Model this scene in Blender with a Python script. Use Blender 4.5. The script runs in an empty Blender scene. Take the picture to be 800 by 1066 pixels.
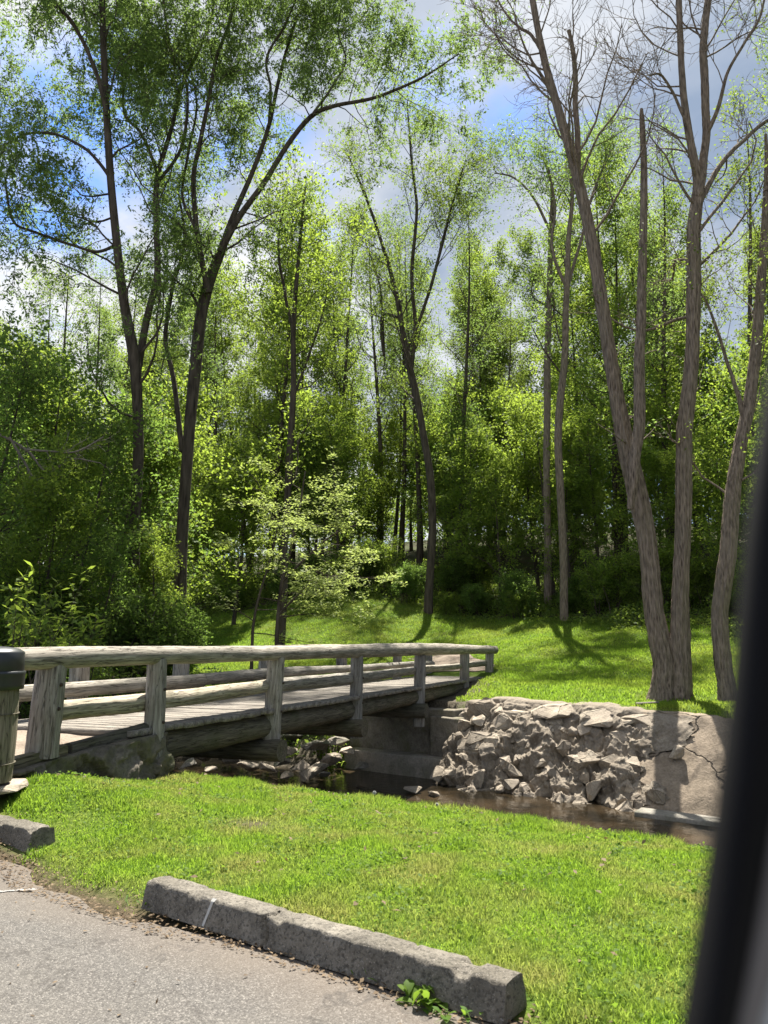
import bpy, bmesh, math, random
import numpy as np
from mathutils import Vector, Matrix, Quaternion

scene = bpy.context.scene
COL = scene.collection
rad = math.radians

# ------------------------------------------------------------------ camera, sky, sun, exposure
EYE = 1.4
PITCH = rad(9.9)
cam = bpy.data.objects.new('camera', bpy.data.cameras.new('camera'))
COL.objects.link(cam)
cam.location = (0, 0, EYE)
cam.rotation_euler = (rad(90) + PITCH, 0, 0)
cam.data.sensor_fit = 'VERTICAL'
cam.data.sensor_height = 36.0
cam.data.sensor_width = 36.0
cam.data.lens = 36.0 * 800.0 / 1066.0
cam.data.clip_start = 0.02
cam.data.clip_end = 2000
cam.data.dof.use_dof = True
cam.data.dof.focus_distance = 14.0
cam.data.dof.aperture_fstop = 5.2
scene.camera = cam

SUN_EL, SUN_AZ = rad(64), rad(12)
scene.view_settings.view_transform = 'Standard'
scene.view_settings.look = 'None'
scene.view_settings.gamma = 1.0
scene.view_settings.use_curve_mapping = False
scene.view_settings.exposure = 1.65
scene.cycles.max_bounces = 12
scene.cycles.diffuse_bounces = 7
scene.cycles.transmission_bounces = 8
scene.cycles.transparent_max_bounces = 12
scene.cycles.use_denoising = True
scene.cycles.sample_clamp_indirect = 6.0

world = bpy.data.worlds.new('World')
scene.world = world
world.use_nodes = True
WN, WL = world.node_tree.nodes, world.node_tree.links
WN.clear()


def wn(t, **kw):
    n = WN.new(t)
    for k, v in kw.items():
        setattr(n, k, v)
    return n


def wmath(op, a, b=None, clamp=False):
    n = wn('ShaderNodeMath', operation=op)
    n.use_clamp = clamp
    for i, v in enumerate((a, b)):
        if v is None:
            continue
        if isinstance(v, (int, float)):
            n.inputs[i].default_value = v
        else:
            WL.new(v, n.inputs[i])
    return n.outputs[0]


w_out = wn('ShaderNodeOutputWorld')
w_bg = wn('ShaderNodeBackground')
w_bg.inputs['Strength'].default_value = 0.085
sky = wn('ShaderNodeTexSky', sky_type='NISHITA')
sky.sun_disc = False
sky.sun_elevation = SUN_EL
sky.sun_rotation = SUN_AZ
sky.air_density = 1.0
sky.dust_density = 0.6
sky.ozone_density = 2.0
w_tc = wn('ShaderNodeTexCoord')
w_sep = wn('ShaderNodeSeparateXYZ')
WL.new(w_tc.outputs['Generated'], w_sep.inputs[0])
zc = wmath('ADD', wmath('MAXIMUM', w_sep.outputs['Z'], 0.0), 0.18)
w_comb = wn('ShaderNodeCombineXYZ')
WL.new(wmath('DIVIDE', w_sep.outputs['X'], zc), w_comb.inputs[0])
WL.new(wmath('DIVIDE', w_sep.outputs['Y'], zc), w_comb.inputs[1])
w_comb.inputs[2].default_value = 3.7
w_n1 = wn('ShaderNodeTexNoise')
w_n1.inputs['Scale'].default_value = 1.55
w_n1.inputs['Detail'].default_value = 9
w_n1.inputs['Roughness'].default_value = 0.56
WL.new(w_comb.outputs[0], w_n1.inputs['Vector'])
# heavier cover towards the right of the view, broken cumulus on the left
cover = wmath('ADD', w_n1.outputs['Fac'], wmath('MULTIPLY', wmath('ADD', w_sep.outputs['X'], 0.85), 0.15))
w_r1 = wn('ShaderNodeValToRGB')
w_r1.color_ramp.elements[0].position = 0.44
w_r1.color_ramp.elements[1].position = 0.56
WL.new(cover, w_r1.inputs[0])
w_n2 = wn('ShaderNodeTexNoise')
w_n2.inputs['Scale'].default_value = 2.1
w_n2.inputs['Detail'].default_value = 7
WL.new(w_comb.outputs[0], w_n2.inputs['Vector'])
shade = wmath('SUBTRACT', wmath('MULTIPLY', w_n2.outputs['Fac'], 1.0), wmath('MULTIPLY', w_sep.outputs['X'], 0.50))
w_r2 = wn('ShaderNodeValToRGB')
w_r2.color_ramp.elements[0].position = 0.27
w_r2.color_ramp.elements[0].color = (1.30, 1.65, 2.25, 1)
w_r2.color_ramp.elements[1].position = 0.60
w_r2.color_ramp.elements[1].color = (3.8, 3.88, 4.0, 1)
WL.new(shade, w_r2.inputs[0])
w_sk = wn('ShaderNodeMix', data_type='RGBA', blend_type='MULTIPLY')
w_sk.inputs[0].default_value = 1.0
WL.new(sky.outputs[0], w_sk.inputs[6])
w_sk.inputs[7].default_value = (0.42, 0.68, 1.05, 1)
w_mix = wn('ShaderNodeMix', data_type='RGBA')
WL.new(w_r1.outputs[0], w_mix.inputs[0])
WL.new(w_sk.outputs[2], w_mix.inputs[6])
WL.new(w_r2.outputs[0], w_mix.inputs[7])
WL.new(w_mix.outputs[2], w_bg.inputs['Color'])
WL.new(w_bg.outputs[0], w_out.inputs[0])

sun = bpy.data.objects.new('sun', bpy.data.lights.new('sun', 'SUN'))
COL.objects.link(sun)
sun.data.energy = 5.0
sun.data.angle = rad(0.53)
sun.data.color = (1.0, 0.95, 0.86)
SUN_V = Vector((math.sin(SUN_AZ) * math.cos(SUN_EL), math.cos(SUN_AZ) * math.cos(SUN_EL), math.sin(SUN_EL)))
sun.rotation_euler = SUN_V.to_track_quat('Z', 'Y').to_euler()
sun.location = (10, 40, 60)

# ------------------------------------------------------------------ helpers
FPX, SP, CP = 800.0, math.sin(PITCH), math.cos(PITCH)


def at(px, py, d):
    """point seen at (px, py) of the 800x1066 photograph, d metres ahead of the camera"""
    v = 533.0 - py
    fwd = FPX * CP - v * SP
    up = FPX * SP + v * CP
    return np.array([(px - 400.0) / fwd * d, d, EYE + up / fwd * d])


NQ, NS = np.array([0.5888, 0.8083]), np.array([0.8083, -0.5888])   # across the creek, along the creek


def qs_xy(q, s):
    return NQ[0] * q + NS[0] * s, NQ[1] * q + NS[1] * s


def xy_qs(x, y):
    return NQ[0] * x + NQ[1] * y, NS[0] * x + NS[1] * y


def sstep(a, b, x):
    t = np.clip((x - a) / (b - a), 0, 1)
    return t * t * (3 - 2 * t)


class MB:
    def __init__(self):
        self.v, self.f, self.n = [], [], 0

    def add(self, v, f):
        v = np.asarray(v, dtype=np.float64).reshape(-1, 3)
        f = np.asarray(f, dtype=np.int64)
        self.v.append(v)
        self.f.append(f + self.n)
        self.n += len(v)

    def mesh(self, name, mat, smooth=False):
        V = np.concatenate(self.v)
        idx = np.concatenate([f.ravel() for f in self.f])
        tot = np.concatenate([np.full(len(f), f.shape[1]) for f in self.f])
        start = np.concatenate([[0], np.cumsum(tot)[:-1]])
        me = bpy.data.meshes.new(name)
        me.vertices.add(len(V))
        me.vertices.foreach_set('co', V.astype(np.float32).ravel())
        me.loops.add(len(idx))
        me.loops.foreach_set('vertex_index', idx.astype(np.int32))
        me.polygons.add(len(tot))
        me.polygons.foreach_set('loop_start', start.astype(np.int32))
        me.update(calc_edges=True)
        if smooth:
            me.polygons.foreach_set('use_smooth', np.ones(len(tot), dtype=bool))
        if mat is not None:
            me.materials.append(mat)
        return me

    def build(self, name, mat, parent=None, smooth=False):
        o = bpy.data.objects.new(name, self.mesh(name, mat, smooth))
        COL.objects.link(o)
        o.parent = parent
        return o


def tag(o, label=None, cat=None, group=None, kind=None):
    if label: o['label'] = label
    if cat: o['category'] = cat
    if group: o['group'] = group
    if kind: o['kind'] = kind
    return o


def empty(name, loc, rz=0.0):
    o = bpy.data.objects.new(name, None)
    o.empty_display_size = 0.2
    COL.objects.link(o)
    o.location = Vector([float(c) for c in loc])
    o.rotation_euler = (0, 0, rz)
    return o


def copy_tree(o, parent=None):
    c = o.copy()
    COL.objects.link(c)
    c.parent = parent
    for ch in list(o.children):
        copy_tree(ch, c)
    return c


def norm(v):
    return v / (np.linalg.norm(v, axis=-1, keepdims=True) + 1e-12)


def tubes(P, R, k=6, cap=False, shape=None):
    """P (N,n,3), R (N,n) -> verts, quads (and caps)"""
    N, n, _ = P.shape
    T = norm(np.gradient(P, axis=1))
    avg = norm(P[:, -1] - P[:, 0])
    ref = np.where(np.abs(avg[:, 2:3]) > 0.75, np.array([[1.0, 0, 0]]), np.array([[0, 0, 1.0]]))
    B1 = norm(np.cross(T, ref[:, None, :]))
    B2 = np.cross(T, B1)
    ang = np.arange(k) / k * 2 * np.pi
    rr = R[:, :, None] * np.ones(k)
    if shape is not None:
        rr = rr * shape
    V = P[:, :, None, :] + rr[..., None] * (np.cos(ang)[None, None, :, None] * B1[:, :, None, :] + np.sin(ang)[None, None, :, None] * B2[:, :, None, :])
    i = np.arange(n - 1)[:, None]
    j = np.arange(k)[None, :]
    j2 = (j + 1) % k
    q = np.stack([i * k + j, i * k + j2, (i + 1) * k + j2, (i + 1) * k + j], -1).reshape(-1, 4)
    F = (q[None] + (np.arange(N) * n * k)[:, None, None]).reshape(-1, 4)
    return V.reshape(-1, 3), F


def add_tubes(mb, P, R, k=6, shape=None):
    v, f = tubes(P, R, k, shape=shape)
    mb.add(v, f)


def resample(pts, n):
    """smooth polyline through rows (x,y,z,r) -> n rows (Catmull-Rom)"""
    p = np.asarray(pts, float)
    m = len(p)
    ext = np.vstack([2 * p[0] - p[1], p, 2 * p[-1] - p[-2]])
    u = np.linspace(0, m - 1 - 1e-9, n)
    i = u.astype(int)
    t = (u - i)[:, None]
    a, b, c, d = ext[i], ext[i + 1], ext[i + 2], ext[i + 3]
    return 0.5 * (2 * b + (c - a) * t + (2 * a - 5 * b + 4 * c - d) * t ** 2 + (3 * b - a - 3 * c + d) * t ** 3)


def spawn(rng, P, R, m, tr, ang, L, rfac, n=5, wander=0.15, up=0.1, taper=0.25, flat=0.0, rmin=0.004):
    """m side branches off each polyline; L is (base length, length at the end of tr)"""
    N, np_, _ = P.shape
    par = np.repeat(np.arange(N), m)
    t = (np.tile(np.arange(m), N) + rng.random(N * m)) / m
    tt = tr[0] + (tr[1] - tr[0]) * t
    u = tt * (np_ - 1)
    i = np.minimum(u.astype(int), np_ - 2)
    f = (u - i)[:, None]
    p0 = P[par, i] * (1 - f) + P[par, i + 1] * f
    tan = norm(P[par, i + 1] - P[par, i])
    r0 = R[par, i] * (1 - f[:, 0]) + R[par, i + 1] * f[:, 0]
    rnd = rng.normal(size=(N * m, 3))
    rnd[:, 2] *= (1 - flat)
    perp = norm(rnd - tan * np.sum(rnd * tan, -1, keepdims=True))
    a = rng.uniform(ang[0], ang[1], N * m)[:, None]
    d = tan * np.cos(a) + perp * np.sin(a)
    ln = (L[0] + (L[1] - L[0]) * t) * rng.uniform(0.65, 1.25, N * m)
    K = N * m
    out = np.zeros((K, n, 3))
    out[:, 0] = p0
    cur = d
    for k in range(1, n):
        cur = norm(cur + rng.normal(size=(K, 3)) * wander + np.array([0, 0, up]))
        out[:, k] = out[:, k - 1] + cur * (ln / (n - 1))[:, None]
    rr = np.maximum(r0 * rfac, rmin)
    RR = rr[:, None] * np.linspace(1, taper, n)[None]
    return out, RR


def leaves(rng, mb, P, k, sig, l, w, updir=0.6, droop=0.0, tmin=0.1, fold=0.15):
    N, n, _ = P.shape
    par = np.repeat(np.arange(N), k)
    K = N * k
    u = rng.uniform(tmin, 1.0, K) * (n - 1)
    i = np.minimum(u.astype(int), n - 2)
    f = (u - i)[:, None]
    c = P[par, i] * (1 - f) + P[par, i + 1] * f + rng.normal(size=(K, 3)) * sig
    nrm = norm(rng.normal(size=(K, 3)) + np.array([0, 0, updir * 2]))
    a = rng.normal(size=(K, 3)) + np.array([0, 0, -droop])
    a = norm(a - nrm * np.sum(a * nrm, -1, keepdims=True))
    b = np.cross(nrm, a)
    s = rng.uniform(0.6, 1.25, K)[:, None]
    L_, W_ = l * s, w * s * rng.uniform(0.7, 1.2, K)[:, None]
    V = np.stack([c, c + a * L_ * 0.45 + b * W_ * 0.5 + nrm * W_ * fold, c + a * L_, c + a * L_ * 0.45 - b * W_ * 0.5 + nrm * W_ * fold], 1)
    F = np.arange(K * 4).reshape(-1, 4)
    mb.add(V.reshape(-1, 3), F)


# ------------------------------------------------------------------ materials
def mat(name):
    m = bpy.data.materials.new(name)
    m.use_nodes = True
    m.node_tree.nodes.clear()
    return m


class NT:
    def __init__(self, m):
        self.t = m.node_tree
        self.out = self.n('ShaderNodeOutputMaterial')

    def n(self, t, ins=None, **kw):
        x = self.t.nodes.new(t)
        for k, v in kw.items():
            setattr(x, k, v)
        for k, v in (ins or {}).items():
            self.set(x.inputs[k], v)
        return x

    def set(self, sock, v):
        if isinstance(v, bpy.types.NodeSocket):
            self.t.links.new(v, sock)
        else:
            if isinstance(v, tuple) and len(v) == 3 and sock.type == 'RGBA':
                v = v + (1,)
            sock.default_value = v

    def math(self, op, a, b=0.0, clamp=False):
        x = self.n('ShaderNodeMath', {0: a, 1: b}, operation=op)
        x.use_clamp = clamp
        return x.outputs[0]

    def mix(self, f, a, b, blend='MIX'):
        x = self.n('ShaderNodeMix', {0: f, 6: a, 7: b}, data_type='RGBA', blend_type=blend)
        return x.outputs[2]

    def ramp(self, fac, stops):
        x = self.n('ShaderNodeValToRGB', {0: fac})
        cr = x.color_ramp
        while len(cr.elements) < len(stops):
            cr.elements.new(0.5)
        for e, (p, c) in zip(cr.elements, stops):
            e.position = p
            e.color = tuple(c) + (1,) if not isinstance(c, (int, float)) else (c, c, c, 1)
        return x.outputs[0]

    def coord(self, kind='Object', scale=(1, 1, 1)):
        tc = self.n('ShaderNodeTexCoord')
        mp = self.n('ShaderNodeMapping', {'Vector': tc.outputs[kind], 'Scale': scale})
        return mp.outputs[0]

    def pos(self, scale=(1, 1, 1)):
        g = self.n('ShaderNodeNewGeometry')
        mp = self.n('ShaderNodeMapping', {'Vector': g.outputs['Position'], 'Scale': scale})
        return mp.outputs[0]

    def noise(self, vec, scale, detail=5, rough=0.55, dist=0.0):
        x = self.n('ShaderNodeTexNoise', {'Vector': vec, 'Scale': scale, 'Detail': detail, 'Roughness': rough, 'Distortion': dist})
        return x.outputs['Fac']

    def voro(self, vec, scale, feature='F1', rnd=1.0):
        x = self.n('ShaderNodeTexVoronoi', {'Vector': vec, 'Scale': scale, 'Randomness': rnd}, feature=feature)
        return x.outputs['Distance']

    def bump(self, h, strength=0.5, dist=0.02):
        return self.n('ShaderNodeBump', {'Height': h, 'Strength': strength, 'Distance': dist}).outputs[0]

    def finish(self, col, rough=0.8, spec=0.3, bump=None, **kw):
        ins = {'Base Color': col, 'Roughness': rough, 'Specular IOR Level': spec}
        ins.update(kw)
        if bump is not None:
            ins['Normal'] = bump
        p = self.n('ShaderNodeBsdfPrincipled', ins)
        self.t.links.new(p.outputs[0], self.out.inputs[0])
        return p


def leaf_mat(name, dark, light, trans, tf=0.5, gloss=0.12, rough=0.6, objvar=0.25, patch=None):
    m = mat(name)
    t = NT(m)
    g = t.n('ShaderNodeNewGeometry')
    oi = t.n('ShaderNodeObjectInfo')
    r = g.outputs['Random Per Island']
    c = t.mix(r, dark, light)
    v = t.math('ADD', 1.0 - objvar / 2, t.math('MULTIPLY', oi.outputs['Random'], objvar))
    c2 = t.n('ShaderNodeHueSaturation', {'Color': c, 'Value': v, 'Hue': t.math('ADD', 0.488, t.math('MULTIPLY', oi.outputs['Random'], 0.024))}).outputs[0]
    tr = t.n('ShaderNodeHueSaturation', {'Color': t.mix(r, trans, tuple(x * 1.25 for x in trans)), 'Value': v}).outputs[0]
    if patch is not None:
        n = t.noise(t.pos(), patch[0], 3, 0.6)
        f = t.ramp(n, [(0.42, 0.0), (0.66, 1.0)])
        c2 = t.mix(t.math('MULTIPLY', f, patch[2]), c2, patch[1])
        tr = t.mix(t.math('MULTIPLY', f, patch[2]), tr, tuple(x * 1.8 for x in patch[1]))
    p = t.n('ShaderNodeBsdfPrincipled', {'Base Color': c2, 'Roughness': rough, 'Specular IOR Level': gloss})
    tl = t.n('ShaderNodeBsdfTranslucent', {'Color': tr})
    mx = t.n('ShaderNodeMixShader', {0: tf, 1: p.outputs[0], 2: tl.outputs[0]})
    t.t.links.new(mx.outputs[0], t.out.inputs[0])
    return m


def bark_mat(name, dark, light, scale=1.0, kind='Object'):
    m = mat(name)
    t = NT(m)
    v = t.coord(kind, (7 * scale, 7 * scale, 1.1 * scale))
    n1 = t.noise(v, 1.6, 6, 0.65, 0.6)
    n2 = t.noise(t.coord(kind), 1.1, 4)
    ridg = t.voro(v, 1.3)
    h = t.math('ADD', n1, t.math('MULTIPLY', ridg, 0.5))
    c = t.mix(t.ramp(h, [(0.45, 0.0), (0.95, 1.0)]), dark, light)
    c = t.mix(t.ramp(n2, [(0.45, 0.0), (0.7, 0.6)]), c, tuple(0.75 * x for x in (light[0], light[1] * 1.05, light[2])))
    t.finish(c, 0.9, 0.1, t.bump(h, 1.0, 0.05))
    return m


def wood_mat(name, dark, light, stain, sf=0.5, ends=None):
    """grain along the local x axis"""
    m = mat(name)
    t = NT(m)
    oi = t.n('ShaderNodeObjectInfo')
    tc = t.n('ShaderNodeTexCoord')
    sh = t.n('ShaderNodeVectorMath', {0: tc.outputs['Object'], 1: t.n('ShaderNodeVectorMath', {0: oi.outputs['Location'], 'Scale': 3.1}, operation='SCALE').outputs[0]}, operation='ADD').outputs[0]
    v = t.n('ShaderNodeMapping', {'Vector': sh, 'Scale': (1.2, 16, 16)}).outputs[0]
    n1 = t.noise(v, 2.2, 7, 0.62, 0.8)
    n2 = t.noise(sh, 2.6, 5, 0.6)
    n3 = t.noise(t.n('ShaderNodeMapping', {'Vector': sh, 'Scale': (0.5, 9, 9)}).outputs[0], 3.5, 3, 0.5, 0.4)
    crack = t.ramp(t.math('ABSOLUTE', t.math('SUBTRACT', n3, 0.5)), [(0.0, 1.0), (0.022, 0.0)])
    c = t.mix(t.ramp(n1, [(0.32, 0.0), (0.68, 1.0)]), dark, light)
    c = t.mix(t.math('MULTIPLY', t.ramp(n2, [(0.45, 0.0), (0.65, 1.0)]), sf), c, stain)
    c = t.mix(t.math('MULTIPLY', crack, 0.75), c, tuple(x * 0.25 for x in dark))
    c = t.n('ShaderNodeHueSaturation', {'Color': c, 'Saturation': t.math('ADD', 0.6, t.math('MULTIPLY', oi.outputs['Random'], 0.35)), 'Value': t.math('ADD', 0.82, t.math('MULTIPLY', oi.outputs['Random'], 0.32))}).outputs[0]
    h = t.math('SUBTRACT', t.math('MULTIPLY', n1, 0.6), t.math('MULTIPLY', crack, 0.9))
    t.finish(c, 0.85, 0.2, t.bump(h, 0.7, 0.012))
    return m


def stone_mat(name, c1, c2, c3, sc=3.0, moss=None, mossf=0.0, bump=0.8, cracks=None):
    m = mat(name)
    t = NT(m)
    oi = t.n('ShaderNodeObjectInfo')
    p = t.pos()
    n1 = t.noise(p, sc, 8, 0.65)
    n2 = t.noise(p, sc * 6, 6, 0.7)
    n3 = t.noise(p, sc * 0.35, 3)
    c = t.mix(t.ramp(n1, [(0.32, 0.0), (0.68, 1.0)]), c1, c2)
    c = t.mix(t.ramp(n3, [(0.45, 0.0), (0.62, 0.7)]), c, c3)
    c = t.mix(t.ramp(n2, [(0.35, 0.45), (0.55, 0.0)]), c, tuple(x * 0.45 for x in c1))
    c = t.n('ShaderNodeHueSaturation', {'Color': c, 'Value': t.math('ADD', 0.78, t.math('MULTIPLY', oi.outputs['Random'], 0.45))}).outputs[0]
    h = t.math('ADD', n1, t.math('MULTIPLY', n2, 0.35))
    if moss:
        c = t.mix(t.math('MULTIPLY', t.ramp(t.noise(p, 2.3, 6), [(0.5, 0.0), (0.62, 1.0)]), mossf), c, moss)
    if cracks:
        ww = t.n('ShaderNodeVectorMath', {0: p, 1: t.n('ShaderNodeVectorMath', {0: t.n('ShaderNodeTexNoise', {'Vector': p, 'Scale': 2.0, 'Detail': 5}).outputs['Color'], 'Scale': 0.55}, operation='SCALE').outputs[0]}, operation='ADD').outputs[0]
        e = t.voro(ww, cracks, 'DISTANCE_TO_EDGE')
        k = t.ramp(e, [(0.0, 1.0), (0.014, 0.0)])
        c = t.mix(t.math('MULTIPLY', k, 0.7), c, (0.02, 0.018, 0.015))
        h = t.math('SUBTRACT', h, t.math('MULTIPLY', k, 1.5))
    t.finish(c, 0.9, 0.2, t.bump(h, bump, 0.03))
    return m


def plain(name, col, rough=0.5, spec=0.4, bumpn=None, metal=0.0):
    m = mat(name)
    t = NT(m)
    n = t.noise(t.coord('Object'), 14, 5)
    c = t.mix(t.ramp(n, [(0.35, 0.0), (0.7, 1.0)]), tuple(x * 0.85 for x in col), tuple(min(1, x * 1.1) for x in col))
    t.finish(c, rough, spec, t.bump(n, bumpn, 0.004) if bumpn else None, Metallic=metal)
    return m


M = {}
M['leaf_wood'] = leaf_mat('leaf_wood', (0.050, 0.085, 0.020), (0.095, 0.140, 0.034), (0.225, 0.31, 0.045), 0.5)
M['leaf_bright'] = leaf_mat('leaf_bright', (0.065, 0.110, 0.020), (0.115, 0.165, 0.034), (0.29, 0.39, 0.05), 0.52)
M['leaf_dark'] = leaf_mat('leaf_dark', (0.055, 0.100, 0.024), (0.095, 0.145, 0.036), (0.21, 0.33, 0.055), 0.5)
M['leaf_feather'] = leaf_mat('leaf_feather', (0.055, 0.095, 0.026), (0.10, 0.145, 0.042), (0.215, 0.32, 0.07), 0.5)
M['leaf_dogwood'] = leaf_mat('leaf_dogwood', (0.13, 0.18, 0.05), (0.29, 0.33, 0.13), (0.38, 0.46, 0.12), 0.42)
M['grass'] = leaf_mat('grass_blades', (0.060, 0.128, 0.016), (0.132, 0.200, 0.032), (0.28, 0.43, 0.04), 0.48, 0.1, 0.6, 0.0, (1.6, (0.24, 0.225, 0.075), 0.75))
M['grass_far'] = leaf_mat('grass_far', (0.068, 0.130, 0.016), (0.130, 0.195, 0.032), (0.28, 0.43, 0.042), 0.5, 0.1, 0.6, 0.0, (0.35, (0.19, 0.21, 0.035), 0.6))
M['weed'] = leaf_mat('weed_leaf', (0.055, 0.115, 0.016), (0.10, 0.17, 0.025), (0.22, 0.35, 0.035), 0.42)
M['litter'] = leaf_mat('leaf_litter', (0.06, 0.04, 0.022), (0.20, 0.145, 0.085), (0.2, 0.13, 0.06), 0.15, 0.2, 0.7)
M['bark'] = bark_mat('bark_grey', (0.060, 0.046, 0.035), (0.27, 0.215, 0.165), 2.6)
M['bark_dark'] = bark_mat('bark_dark', (0.026, 0.021, 0.017), (0.105, 0.085, 0.066))
M['rail_wood'] = wood_mat('weathered_rail', (0.17, 0.14, 0.10), (0.47, 0.41, 0.31), (0.15, 0.15, 0.09), 0.45)
M['post_wood'] = wood_mat('weathered_post', (0.14, 0.125, 0.10), (0.37, 0.345, 0.30), (0.17, 0.12, 0.08), 0.35)
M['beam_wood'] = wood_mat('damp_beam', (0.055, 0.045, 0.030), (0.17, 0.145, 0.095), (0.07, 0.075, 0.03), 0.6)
M['deck_wood'] = wood_mat('deck_planks', (0.17, 0.138, 0.10), (0.37, 0.315, 0.24), (0.2, 0.165, 0.13), 0.5)
M['bin_wood'] = wood_mat('bin_wood', (0.09, 0.075, 0.045), (0.24, 0.21, 0.14), (0.11, 0.12, 0.045), 0.6)
M['stone'] = stone_mat('creek_stone', (0.19, 0.158, 0.122), (0.40, 0.345, 0.27), (0.29, 0.245, 0.195), 5)
M['mortar'] = stone_mat('mortar', (0.16, 0.132, 0.102), (0.34, 0.29, 0.225), (0.24, 0.203, 0.16), 4, bump=1.0)
M['slab'] = stone_mat('cracked_slab', (0.155, 0.122, 0.09), (0.31, 0.25, 0.185), (0.21, 0.17, 0.125), 4.0, bump=1.0, cracks=0.62)
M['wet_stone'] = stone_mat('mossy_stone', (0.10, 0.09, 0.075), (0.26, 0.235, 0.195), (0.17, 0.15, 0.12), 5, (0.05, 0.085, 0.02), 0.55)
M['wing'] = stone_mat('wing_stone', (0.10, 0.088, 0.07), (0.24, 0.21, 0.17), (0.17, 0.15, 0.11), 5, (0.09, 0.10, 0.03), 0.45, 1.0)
M['step'] = stone_mat('stream_step', (0.22, 0.195, 0.16), (0.40, 0.36, 0.30), (0.30, 0.27, 0.225), 4, (0.08, 0.085, 0.04), 0.3)
M['concrete'] = stone_mat('old_concrete', (0.14, 0.13, 0.11), (0.27, 0.25, 0.215), (0.20, 0.185, 0.16), 4, (0.06, 0.07, 0.035), 0.4)
M['plastic'] = plain('black_plastic', (0.022, 0.024, 0.027), 0.38, 0.5)
M['rubber'] = plain('black_rubber', (0.005, 0.005, 0.006), 0.8, 0.1)
M['trim'] = plain('grey_trim', (0.15, 0.14, 0.138), 0.7, 0.2)
M['paint'] = plain('car_paint', (0.42, 0.43, 0.44), 0.3, 0.5)
M['iron'] = plain('rusty_iron', (0.05, 0.035, 0.026), 0.7, 0.3, 0.3)
M['white'] = plain('seed_white', (0.75, 0.75, 0.72), 0.8, 0.2)
M['stem'] = plain('green_stem', (0.11, 0.15, 0.04), 0.6, 0.3)
M['deadwood'] = plain('dead_wood', (0.17, 0.15, 0.125), 0.85, 0.2, 0.5)


def stop_mat():
    m = mat('wheel_stop_concrete')
    t = NT(m)
    p = t.pos()
    n1 = t.noise(p, 7, 8, 0.7)
    n2 = t.noise(p, 60, 5, 0.7)
    n3 = t.noise(p, 2.2, 4)
    c = t.mix(t.ramp(n1, [(0.34, 0.0), (0.66, 1.0)]), (0.10, 0.090, 0.074), (0.26, 0.235, 0.195))
    c = t.mix(t.ramp(n3, [(0.42, 0.0), (0.62, 0.75)]), c, (0.095, 0.084, 0.066))
    c = t.mix(t.ramp(n2, [(0.40, 0.8), (0.5, 0.0)]), c, (0.05, 0.046, 0.038))
    c = t.mix(t.ramp(t.noise(p, 130, 3, 0.6), [(0.60, 0.0), (0.68, 0.7)]), c, (0.34, 0.31, 0.27))
    h = t.math('ADD', t.math('MULTIPLY', n1, 0.6), t.math('MULTIPLY', n2, 0.5))
    t.finish(c, 0.92, 0.2, t.bump(h, 1.0, 0.02))
    return m


def asphalt_mat():
    m = mat('worn_asphalt')
    t = NT(m)
    p = t.pos()
    v = t.n('ShaderNodeTexVoronoi', {'Vector': p, 'Scale': 165.0})
    agg = t.n('ShaderNodeSeparateColor', {0: v.outputs['Color']}).outputs[0]
    n1 = t.noise(p, 1.3, 6, 0.6)
    n2 = t.noise(p, 140, 4, 0.7)
    c = t.ramp(agg, [(0.0, (0.05, 0.047, 0.044)), (0.5, (0.110, 0.102, 0.092)), (0.85, (0.155, 0.145, 0.131)), (1.0, (0.27, 0.25, 0.225))])
    c = t.mix(t.ramp(v.outputs['Distance'], [(0.35, 0.0), (0.8, 0.7)]), c, (0.075, 0.069, 0.062))
    c = t.mix(t.ramp(n1, [(0.45, 0.0), (0.7, 0.4)]), c, (0.15, 0.138, 0.12))
    g = t.n('ShaderNodeNewGeometry')
    sp = t.n('ShaderNodeVectorMath', {0: g.outputs['Position'], 1: (0.5888, 0.8083, 0)}, operation='DOT_PRODUCT').outputs['Value']
    edge = t.math('ADD', sp, t.math('MULTIPLY', t.math('SUBTRACT', n1, 0.5), 0.5))
    c = t.mix(t.math('MULTIPLY', t.ramp(t.math('SUBTRACT', edge, 2.0), [(0.3, 0.0), (0.95, 0.9)]), t.ramp(n2, [(0.3, 1.0), (0.75, 0.45)])), c, (0.135, 0.105, 0.078))
    cr = t.ramp(t.math('ABSOLUTE', t.math('SUBTRACT', t.noise(p, 0.55, 6, 0.6, 0.3), 0.5)), [(0.0, 1.0), (0.006, 0.0)])
    c = t.mix(t.math('MULTIPLY', cr, 0.6), c, (0.05, 0.045, 0.04))
    h = t.math('ADD', t.math('MULTIPLY', v.outputs['Distance'], -0.8), t.math('MULTIPLY', n2, 0.4))
    t.finish(c, 0.88, 0.25, t.bump(h, 0.8, 0.006))
    return m


def path_mat():
    m = mat('dusty_path')
    t = NT(m)
    p = t.pos()
    n1 = t.noise(p, 2.0, 7, 0.65)
    n2 = t.noise(p, 45, 5, 0.7)
    c = t.mix(t.ramp(n1, [(0.35, 0.0), (0.65, 1.0)]), (0.17, 0.135, 0.105), (0.30, 0.245, 0.195))
    c = t.mix(t.ramp(n2, [(0.38, 0.6), (0.52, 0.0)]), c, (0.11, 0.085, 0.06))
    t.finish(c, 0.95, 0.15, t.bump(t.math('ADD', n1, n2), 0.7, 0.02))
    return m


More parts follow.
